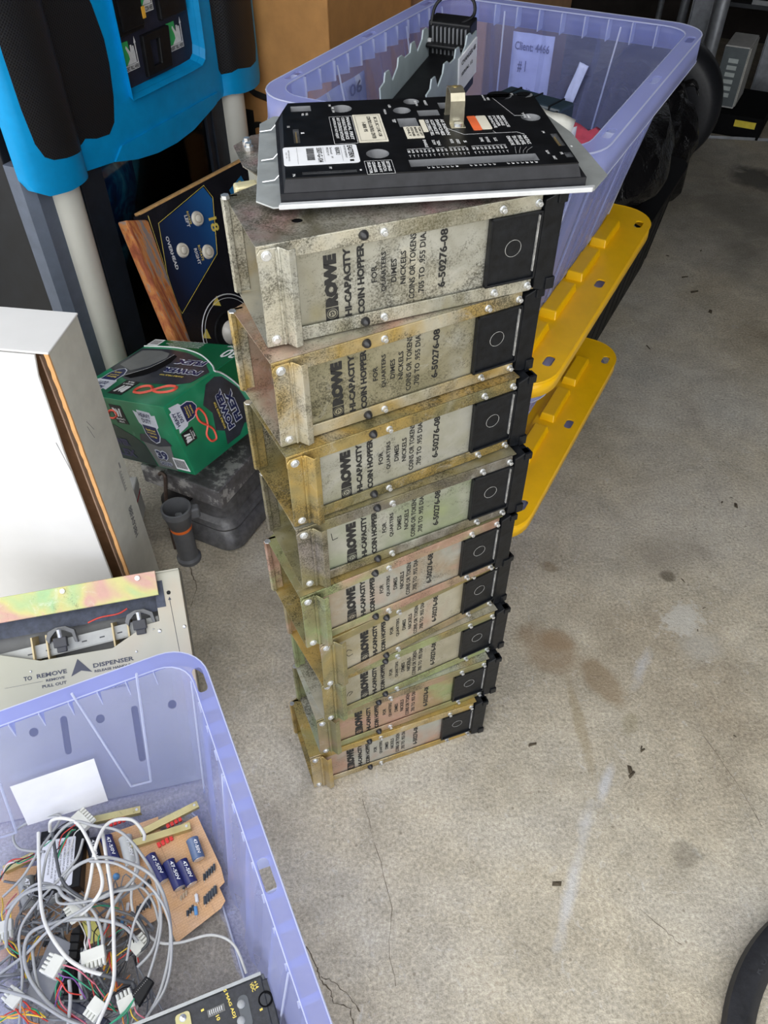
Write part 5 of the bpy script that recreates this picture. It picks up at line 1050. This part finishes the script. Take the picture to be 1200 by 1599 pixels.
# white plug connectors
nyl = plain('nylon_white', (.70, .71, .64), .4, 0, .05, 40)
def plug(label, px, py, z, a, rows, cols, wires):
    t = thing('plug_connector', label, 'connector', at(px, py, z), R(a)); s = .0062; w = cols * s; d = rows * s; m = M(); m.box(-w / 2, w / 2, -.010, .010, -d / 2, d / 2); b_ = m.build('housing', nyl, t, None, .0012)
    for i in range(cols):
        m = M(); x = -w / 2 + s * (i + .5); m.cyl((x, .010, d / 4), (x, .019, d / 4), s * .42, s * .36, 8); m.cyl((x, .010, -d / 4), (x, .019, -d / 4), s * .42, s * .36, 8); m.build('pin_barrel', nyl, b_, 40)
    for i, c in enumerate(wires):
        x = -w / 2 + s * (i % cols + .5); m = M(); e = Vector((x * 2.0 + random.uniform(-.01, .01), -.05 - random.uniform(0, .02), -.02)); m.tube(crs([(x, -.008, 0), (x * 1.2, -.022, .004), (x * 1.7 + random.uniform(-.006, .006), -.038, -.004), e], 5), .0011, 6); m.build('wire', c, t, 60)
    return t
WR = plain('wire_red', (.6, .05, .03), .4); WG = plain('wire_green', (.02, .28, .14), .4); WP = plain('wire_purple', (.20, .08, .30), .4); WY = plain('wire_yellow', (.80, .55, .05), .4); WK = plain('wire_black', (.012, .012, .014), .35); WO = plain('wire_orange', (.75, .25, .04), .4); WPk = plain('wire_pink', (.75, .22, .28), .4); WW = plain('wire_white', (.68, .68, .64), .45); GY = plain('cable_grey', (.36, .37, .37), .42, 0, .1, 30); DG = plain('cable_dark', (.07, .075, .08), .45)
plug('white nylon plug at the top of the cable heap, beside the white labelled module', 127, 1283, .085, -38, 2, 6, (WK, WG, WR, WK, WW))
plug('white nylon plug with purple, red and green wires, lower left of the heap', 87, 1510, .10, 70, 3, 5, (WR, WP, WG, WPk, WK))
plug('white nylon plug with red and black wires, centre of the heap', 146, 1492, .098, 200, 2, 6, (WR, WG, WK, WPk, WW))
plug('pale green plug on the cables above the heap centre', 122, 1420, .095, 130, 2, 5, (WG, WK))
plug('white square plug with orange and green wires, lower right of the heap', 198, 1568, .085, 30, 2, 4, (WO, WG, WY, WPk))
plug('white nylon plug at the bottom of the heap, above the black bar', 152, 1572, .085, 150, 2, 4, (WK, WO))
plug('white nylon plug at the left edge of the photo with yellow and pink wires', 8, 1448, .07, 200, 2, 4, (WY, WPk, WY, WK))
plug('white nylon plug in the lower left corner with red wires', 25, 1560, .07, 60, 3, 4, (WR, WO, WR))
plug('pale plug at the right side of the heap with yellow wires', 214, 1478, .06, -40, 2, 4, (WY, WR, WK))
# cable loops: pixel paths with real heights
def cable(name, label, cat, path, r, mat, group=None, end=None):
    P = [at(*p) for p in path]; m = M(); m.tube(crs(P, 7), r, 8); o = m.build(name, mat, None, 60); tag(o, label, cat, group); return o
GL = 'grey cable looping through the heap in the near tote'; GG = 'grey cables in the near tote'
greys = [
 [(60, 1420, .07), (75, 1330, .12), (110, 1285, .13), (150, 1290, .13), (190, 1300, .13), (225, 1340, .12), (245, 1380, .11), (250, 1430, .09), (240, 1480, .08), (215, 1510, .07)],
 [(90, 1400, .10), (110, 1360, .12), (150, 1340, .13), (195, 1345, .13), (240, 1370, .13), (262, 1420, .11), (266, 1480, .10), (250, 1550, .09), (220, 1605, .08)],
 [(88, 1395, .11), (92, 1410, .11), (120, 1410, .12), (160, 1402, .12), (190, 1388, .11), (220, 1385, .10), (240, 1410, .09), (250, 1450, .07)],
 [(0, 1430, .06), (30, 1400, .09), (60, 1380, .11), (90, 1385, .11), (120, 1400, .11), (150, 1430, .11), (160, 1480, .10), (140, 1530, .08)],
 [(10, 1480, .08), (12, 1430, .10), (40, 1395, .11), (85, 1385, .12), (100, 1400, .12), (130, 1420, .11), (140, 1460, .10), (125, 1510, .09), (128, 1560, .07)],
 [(30, 1600, .07), (35, 1520, .08), (30, 1460, .10), (50, 1420, .11), (95, 1370, .12), (120, 1340, .12), (130, 1310, .12)],
 [(0, 1520, .06), (40, 1490, .09), (80, 1450, .11), (130, 1420, .12), (170, 1395, .12), (215, 1385, .11), (232, 1360, .10)],
 [(120, 1599, .06), (70, 1560, .08), (40, 1510, .09), (45, 1460, .10), (90, 1440, .11), (140, 1435, .11), (190, 1445, .10), (215, 1470, .08)],
 [(5, 1400, .06), (35, 1370, .09), (60, 1330, .10), (95, 1275, .10), (55, 1280, .10), (22, 1300, .08), (30, 1325, .07), (70, 1330, .08)],
 [(50, 1480, .09), (60, 1540, .08), (90, 1580, .07), (130, 1600, .06)],
 [(160, 1500, .08), (165, 1440, .10), (185, 1400, .11), (215, 1360, .11), (210, 1320, .11)],
 [(215, 1605, .07), (255, 1550, .10), (268, 1490, .11), (262, 1430, .12), (235, 1385, .13), (185, 1350, .14), (140, 1345, .13)],
 [(0, 1545, .08), (50, 1560, .09), (100, 1590, .08), (140, 1605, .07)],
 [(108, 1530, .09), (110, 1560, .085), (106, 1605, .07)],
 [(198, 1500, .08), (210, 1440, .10), (232, 1400, .11), (245, 1400, .10), (252, 1440, .10), (240, 1500, .09), (205, 1600, .08)]]
for k, p in enumerate(greys): cable('cable', GL, 'cable', p, (.0026, .0030, .0023)[k % 3], GY, GG)
whites = [[(78, 1298, .10), (80, 1282, .125), (100, 1278, .13), (125, 1290, .13), (150, 1340, .13), (160, 1380, .13), (145, 1410, .12), (115, 1440, .10)],
          [(60, 1300, .12), (62, 1380, .13), (70, 1440, .13), (100, 1490, .12), (130, 1512, .11), (160, 1522, .10)],
          [(160, 1300, .12), (168, 1350, .13), (175, 1400, .13), (178, 1480, .12), (176, 1540, .11), (150, 1605, .10)],
          [(125, 1435, .10), (140, 1380, .12), (150, 1320, .13), (170, 1285, .13), (205, 1280, .12), (224, 1300, .10), (225, 1312, .09)],
          [(215, 1340, .07), (205, 1400, .07), (215, 1440, .06), (245, 1470, .05), (280, 1472, .04), (330, 1460, .03), (365, 1475, .025), (385, 1520, .02)]]
for p, lb in zip(whites, ('white cable arching over the labelled module', 'white cable sweeping down the left side of the heap to a black sleeve', 'white cable running straight down the middle of the heap', 'white cable arching beside the middle circuit board', 'thin white cable trailing right across the tote floor')):
    cable('cable', lb, 'cable', p, .0031 if 'trailing' not in lb else .0024, WW)
cable('cable', 'black sleeved cable end at the right of the heap', 'cable', [(158, 1522, .10), (175, 1526, .10), (192, 1532, .09), (206, 1535, .08), (210, 1545, .08)], .0033, DG)
cable('cable', 'dark cable crossing the upper heap with a black sleeve', 'cable', [(82, 1300, .12), (88, 1340, .12), (95, 1370, .12), (110, 1390, .115), (140, 1408, .11)], .0028, DG)
cable('cable', 'black cable emerging below the yellow tag', 'cable', [(128, 1480, .09), (128, 1530, .08), (136, 1560, .07), (100, 1562, .07)], .0024, DG)
cable('cable', 'black cable at the right rim of the heap', 'cable', [(205, 1425, .07), (220, 1440, .08), (232, 1470, .07), (210, 1490, .06), (190, 1485, .06)], .0026, DG)
random.seed(5)
def bundle(name, label, path, mats, r=.0012, spread=.006):
    t = thing(name, label, 'wire bundle', at(*path[0]))
    for c in mats:
        P = [at(*p) - at(*path[0]) + Vector((random.uniform(-1, 1), random.uniform(-1, 1), random.uniform(-.5, .5))) * spread for p in path]; m = M(); m.tube(crs(P, 6), r, 6); m.build('wire', c, t, 60)
bundle('wire_bundle', 'red, purple and green wires curving below the lower left plug', [(98, 1530, .09), (88, 1550, .08), (95, 1580, .07), (130, 1600, .06)], (WP, WR, WPk, WG, WG))
bundle('wire_bundle', 'red, green and black wires falling from the centre plug', [(135, 1500, .09), (140, 1530, .08), (160, 1560, .07), (180, 1575, .06)], (WR, WG, WK, WK, WG, WPk))
bundle('wire_bundle', 'yellow and red wires at the left edge of the heap', [(0, 1460, .05), (15, 1480, .06), (32, 1500, .06), (38, 1530, .05)], (WY, WR, WY, WG, WK))
bundle('wire_bundle', 'yellow and orange wires in the lower left corner', [(0, 1592, .06), (25, 1582, .07), (50, 1578, .07), (68, 1590, .06)], (WY, WY, WO, WG, WR))
bundle('wire_bundle', 'red and dark wires running left from the labelled module', [(0, 1375, .05), (15, 1350, .06), (35, 1345, .07), (55, 1338, .07)], (WR, WK, WG, WPk, WW))
bundle('wire_bundle', 'orange and yellow wires right of the centre plug', [(160, 1512, .08), (168, 1490, .08), (175, 1505, .08), (180, 1545, .07)], (WO, WY, WR, WY), spread=.004)
bundle('wire_bundle', 'green and red wires crossing the white label of the module', [(88, 1345, .09), (98, 1320, .10), (110, 1300, .10), (116, 1296, .10)], (WG, WG, WR, WK), spread=.003)
bundle('wire_bundle', 'green wires over the bottom of the heap', [(212, 1560, .10), (195, 1580, .10), (170, 1600, .09)], (WG, WG), spread=.003)
bundle('wire_bundle', 'black and white twisted wires right of the heap centre', [(175, 1470, .06), (190, 1450, .07), (205, 1460, .07), (215, 1500, .05)], (WK, WW, WK, WR, WG), spread=.008)
bundle('wire_bundle', 'yellow and black wires by the orange board', [(46, 1500, .07), (52, 1480, .07), (60, 1462, .06)], (WY, WO, WY), spread=.003)
# heap underlay: tangled small wires nobody could count
m = M()
for k in range(70):
    c = at(random.uniform(0, 225), random.uniform(1400, 1600), .03); P = [c + Vector((random.uniform(-.05, .05), random.uniform(-.045, .045), random.uniform(-.012, .03))) for _ in range(4)]; m.tube(crs(P, 5), random.choice((.0012, .0024)), 5)
tag(m.build('cable_tangle', plain('tangle_grey', (.20, .21, .22), .5, 0, .6, 40), None, 60), 'tangle of dull wires underneath the cable loops in the near tote', 'cable tangle', kind='stuff')

# black device in the near end of the tote
dl = at(205, 1606, .13); dr_ = at(408, 1523, .13); dx_ = (dr_ - dl).normalized(); ddn = Vector((dx_.y, -dx_.x, 0)) 
DV = thing('control_unit', 'black control unit with yellow lettering at the near end of the tote of cables', 'control unit', mat=frame(dr_, dx_, -ddn))
m = M(); m.box(-.22, .0, -.16, 0, -.006, 0); m.box(-.006, .010, -.16, -.006, -.010, -.001); cv = m.build('cover', plain('unit_black', (.028, .030, .034), .5, 0, .3, 120, .2), DV, None, .002)
m = M(); m.box(-.222, .004, -.16, .004, -.075, -.006); m.build('body', plain('unit_grey', (.22, .23, .23), .5, .3), DV, None, .002)
m = M(); m.box(-.225, .0, .001, .006, -.012, -.001); m.build('edge_strip', plain('unit_edge', (.42, .44, .43), .45, .3), DV)
ID = DV.matrix_world.inverted() if False else frame(dr_, dx_, -ddn).inverted()
def dv(px, py, z=.13): p = ID @ at(px, py, z); return p.x, p.y
m = M(); 
for px_, py_, r_ in ((415, 1560, .010),):
    x, y = dv(px_, py_); m.T = Matrix.Translation((x, y, .0005)); m.lathe([(r_ * 1.12, 0), (r_, .0006), (r_ * .5, -.004), (.0001, -.004)], 20)
m.T = Matrix.Identity(4); m.build('round_socket', black_matte, cv, 40)
x, y = dv(382, 1575); m = M(); m.prism(rr(.016, .045, .007, 4, x, y - .004), .0, .0008); gr_ = m.build('grip_recess', plain('unit_recess', (.10, .11, .115), .5), cv)
for py_ in (1568, 1594):
    x, y = dv(377, py_); m = M(); m.dome((x, y, .0008), (0, 0, 1), .0062, .003, 16, 3); m.build('grey_button', plain('button_grey', (.34, .35, .34), .5), gr_, 40)
x, y = dv(338, 1578); m = M(); m.T = Matrix.Translation((x, y, 0)) @ Matrix.Rotation(.02, 4, 'Z'); m.box(-.013, .013, -.005, .005, .0002, .0008); hd_ = m.build('pin_header', plain('header_grey', (.16, .16, .15), .5), cv)
m = M(); m.T = Matrix.Translation((x, y, 0))
for k in range(7): m.box(-.010 + k * .003, -.009 + k * .003, -.003, .003, .0008, .003)
m.build('header_pin', steel, hd_)
x, y = dv(286, 1590); m = M(); m.prism(rr(.022, .03, .005, 3, x, y - .008), .001, .0022); bt = m.build('brass_tab', brass, DV); m = M(); m.dome((x, y, .0022), (0, 0, 1), .0055, .003, 14, 3); m.build('screw', steel, bt, 40)
m = M(); RDN, RUP = (.15, -1, 0), (1, .15, 0)
for s, px_, py_, w, h in (('+14', 397, 1540, .011, .0055), ('VDC', 391, 1543, .013, .0055), ('MAG ADJ', 352, 1560, .036, .0058), ('5', 350, 1553, .004, .0050), ('1', 315, 1584, .003, .0045), ('P10', 336, 1588, .013, .0055), ('1', 407, 1583, .003, .0045)):
    x, y = dv(px_, py_); put_text(m, s, (x, y + .006, .0004), RDN, RUP, w, h, .03)
m.build('yellow_lettering', yellow_ink, cv)

# ------------------------------------------------------------------ black rubber ring, bottom right corner
RB = thing('rubber_tire', 'black rubber tire lying flat on the floor in the bottom right corner', 'tire', (.864, .148, 0)); m = M(); R0 = .345
m.T = Matrix.Identity(4); m.lathe([(R0, .012), (R0 - .004, .030), (R0 - .018, .036), (R0 - .036, .030), (R0 - .052, .010), (R0 - .048, 0), (R0 - .004, 0), (R0, .012)], 96); rb = m.build('tread', plain('tire_rubber', (.012, .013, .017), .5, 0, .3, 80, .3), RB, 50)
m = M()
for k, s in enumerate('RUBBER'):
    a = R(140 + k * -3.2); c = Vector((math.cos(a), math.sin(a), 0)); put_text(m, s, c * (R0 - .034) + Vector((0, 0, .0325)), (c.y, -c.x, 0), c, .012, .010, .02)
m.build('raised_lettering', plain('tire_rubber2', (.03, .032, .038), .5), rb)

# ------------------------------------------------------------------ dark back of the garage
blk = plain('black_tote', (.004, .004, .005), .5, 0, .3, 10, 0, .2)
BB = thing('black_bin', 'black lidded plastic bin on the floor behind the stacked clear totes', 'bin', mat=fr(1.50, .42, 0))
m = M(); rings = [rrz(-.52 + i_, .52 - i_, -.31 + i_, .31 - i_, .05, z) for i_, z in ((.045, 0), (.02, .20), (.0, .36))]; m.loft(rings, True, True); bo = m.build('body', blk, BB, 40)
m = M(); m.prism(rr(1.07, .65, .06, 6), .355, .375); m.build('lid', blk, BB, None, .004)
for k in range(9): m = M(); x = -.44 + k * .11; m.add([(x - .008, -.26, .03), (x + .008, -.26, .03), (x + .008, -.30, .34), (x - .008, -.30, .34), (x - .008, -.270, .03), (x + .008, -.270, .03), (x + .008, -.310, .34), (x - .008, -.310, .34)], [(0, 3, 2, 1), (4, 5, 6, 7), (0, 1, 5, 4), (1, 2, 6, 5), (2, 3, 7, 6), (3, 0, 4, 7)]); m.build('rib', blk, bo)
bagm, nt, b, _ = base('bag_film'); n1 = noi(nt, 9, 5, .7, coord(nt), 1.2); b.inputs['Base Color'].default_value = (.006, .006, .007, 1); b.inputs['Roughness'].default_value = .22; bump(nt, b, n1.outputs[0], .9, .02)
def bag(label, u, v, z, sx, sy, sz, seed, knot):
    t = thing('trash_bag', label, 'trash bag', mat=fr(u, v, z)); m = M(); n, k = 40, 22; vs = []; fs = []
    for j in range(k + 1):
        ph = math.pi * j / k
        for i in range(n):
            a = 2 * math.pi * i / n; d = Vector((math.sin(ph) * math.cos(a), math.sin(ph) * math.sin(a), -math.cos(ph))); f = 1 + .16 * noise.noise(d * 2.2 + Vector((seed, 0, 0))) + .06 * noise.noise(d * 7 + Vector((0, seed, 0)))
            p = Vector((d.x * sx * f, d.y * sy * f, max(0, (d.z * f + .82) * sz / 1.82))); vs.append(p)
    for j in range(k):
        for i in range(n): fs.append((j * n + i, j * n + (i + 1) % n, (j + 1) * n + (i + 1) % n, (j + 1) * n + i))
    m.add(vs, fs); bd = m.build('bag', bagm, t, 80)
    m = M(); kx, ky, kz = knot; m.T = Matrix.Translation(knot)
    for q in range(7):
        a = q * .9; m.tube(crs([(0, 0, -.02), (.02 * math.cos(a), .02 * math.sin(a), .02), (.06 * math.cos(a), .06 * math.sin(a), .03), (.085 * math.cos(a), .085 * math.sin(a), .0)], 4), [.012] * 4 + [.009] * 4 + [.004] * 4 + [.003], 6)
    m.build('knot', bagm, t, 60); return t
bag('shiny black trash bag lying on the lid of the black bin', 1.55, .40, .376, .46, .30, .30, 3, (.1, -.05, .28))
bag('black trash bag with a bright knotted top, on the floor behind the black bin', 2.40, .42, 0, .29, .28, .52, 8, (.02, -.16, .47))
TR = thing('wheel', 'black tire with a silver rim standing behind the trash bags', 'wheel', mat=frame(rm(2.86, .40, .272), -V, (0, 0, 1)))
m = M(); m.lathe([(.15, -.08), (.23, -.09), (.26, -.07), (.27, 0), (.26, .07), (.23, .09), (.15, .08), (.14, 0), (.15, -.08)], 48); m.build('tire', plain('tire_rubber', (.012, .013, .017), .5), TR, 50)
m = M(); m.lathe([(.0001, .045), (.04, .05), (.05, .035), (.12, .04), (.145, .075), (.155, .075), (.15, -.06)], 40); m.build('rim', plain('wheel_silver', (.10, .105, .11), .4, .6), TR, 40)
# uprights, old computer case, stacked trays, cards
gal = plain('dull_galvanised', (.36, .38, .42), .4, .6, .25, 20)
def post(label, px, py, r, h, tilt=(0, 0)):
    p = at(px, py, 0); t = thing('metal_post', label, 'post', p); m = M(); m.cyl((0, 0, 0), (tilt[0], tilt[1], h), r, None, 20); b_ = m.build('pole', gal, t, 50)
    m = M(); m.cyl((0, 0, 0), (0, 0, .012), r * 2.0, None, 20); m.build('foot', gal, t); return t
post('round galvanised post right of the open top tote, nearest of the posts', 1076, 205, .030, 2.2)
post('slim galvanised post between the tote rim corner and the nearest post', 1034, 158, .022, 2.2); post('thin galvanised post left of the slim one, against the dark back', 1008, 120, .016, 2.2)
def channel(label, px, py, w, h, name='metal_channel'):
    p = at(px, py, 0); t = thing(name, label, 'channel', p, YAW); m = M(); m.box(-.02, .02, -w / 2, w / 2, 0, h); m.build('web', gal, t, None, .002); m = M(); m.box(-.05, .02, -w / 2 - .004, -w / 2, 0, h); m.box(-.05, .02, w / 2, w / 2 + .004, 0, h); m.build('flange', gal, t, None, .001); return t
channel('flat galvanised channel standing behind the rim corner of the open top tote', 1058, 175, .09, 2.2)
channel('pale galvanised channel leaning at the right edge of the photo', 1190, 150, .12, 1.9)
PC = thing('computer_case', 'old beige computer case with dark drive bays standing in the dark back corner', 'computer case', mat=fr(3.60, .20, .105)); m = M(); m.box(-.12, .12, -.058, .058, 0, .27); cs = m.build('cover', plain('case_beige', (.50, .50, .49), .6), PC, None, .005)
m = M(); m.box(-.126, -.120, -.054, .056, .01, .265); fr_ = m.build('front_bezel', plain('bezel_dark', (.10, .12, .13), .5), PC)
for k in range(6): m = M(); m.box(-.129, -.126, -.020, .025, .05 + k * .030, .068 + k * .030); m.build('drive_bay', plain('bay_light', (.45, .50, .50), .5), fr_)
m = M(); m.box(-.10, .12, -.062, -.058, .005, .262); m.build('side_cover', plain('case_beige2', (.58, .58, .56), .6), PC, None, .002)
DB = thing('dark_box', 'low black box with a yellow label under the old computer case', 'box', mat=fr(3.62, .14, 0)); m = M(); m.box(-.20, .22, -.16, .18, 0, .10); q = m.build('body', black_matte, DB, None, .004); m = M(); m.box(-.202, -.200, -.13, -.03, .05, .08); m.build('yellow_label', plain('yellow_label', (.72, .58, .05), .6), q)
MR = thing('shelf_frame', 'dark metal shelf frame against the back wall', 'shelf', mat=fr(4.30, .10, 0)); shm = plain('shelf_dark', (.06, .065, .075), .5, .4)
for x in (0, .40):
    for y in (-.55, .45): m = M(); m.box(x, x + .03, y, y + .03, 0, 2.1); m.build('upright', gal, MR)
for z in (.35, .85, 1.35, 1.85): m = M(); m.box(0, .43, -.55, .48, z, z + .02); m.build('shelf', shm, MR)
for k in range(9):
    z = .372 + k * .042; t = thing('metal_tray', 'silver metal tray in the pile on the dark back shelf', 'tray', mat=fr(4.32, .12, z), group='metal trays piled on the back shelf'); w = .16 - .01 * (k % 3); m = M(); m.box(-.02, .28, -w, w, 0, .004); b_ = m.build('base', gal, t); m = M(); m.box(-.024, -.02, -w, w, 0, .022); m.build('front_lip', plain('tray_bright', (.55, .57, .60), .3, .6), t)
for k, (v, h, c) in enumerate(((-.30, .30, (.03, .10, .05)), (-.42, .34, (.25, .24, .22)), (-.17, .26, (.18, .17, .16)))):
    t = thing('circuit_rack', ('dark green circuit rack on the lower back shelf', 'grey slotted rack at the right end of the back shelf', 'dull grey rack on the back shelf')[k], 'rack', mat=fr(4.05, v, .0)); m = M(); m.box(-.05, .20, -.05, .05, 0, h); q = m.build('body', plain('rack_%d' % k, c, .6), t, None, .003)
    for j in range(5): m = M(); m.box(-.053, -.050, -.04, .04, .04 + j * .05, .055 + j * .05); m.build('slot_plate', gal, q)
an = at(1100, 215, 0); t = thing('angle_bar', 'thin metal angle bar lying on the dark floor at the back', 'bar', an, R(-8)); m = M(); m.box(-.05, .36, -.006, .006, 0, .002); m.build('flange', gal, t); m = M(); m.box(-.05, .36, -.006, -.004, 0, .014); m.box(.30, .36, -.03, .006, 0, .004); m.build('web', gal, t)
WX = thing('white_unit', 'pale white unit at the upper right edge of the photo', 'unit', mat=fr(3.72, -.42, 0)); m = M(); m.box(-.15, .2, -.12, .10, 0, .34); q = m.build('body', plain('unit_white', (.5, .54, .6), .5), WX, None, .006); m = M(); m.box(-.152, -.150, -.11, .09, .10, .106); m.build('seam', ink, q)
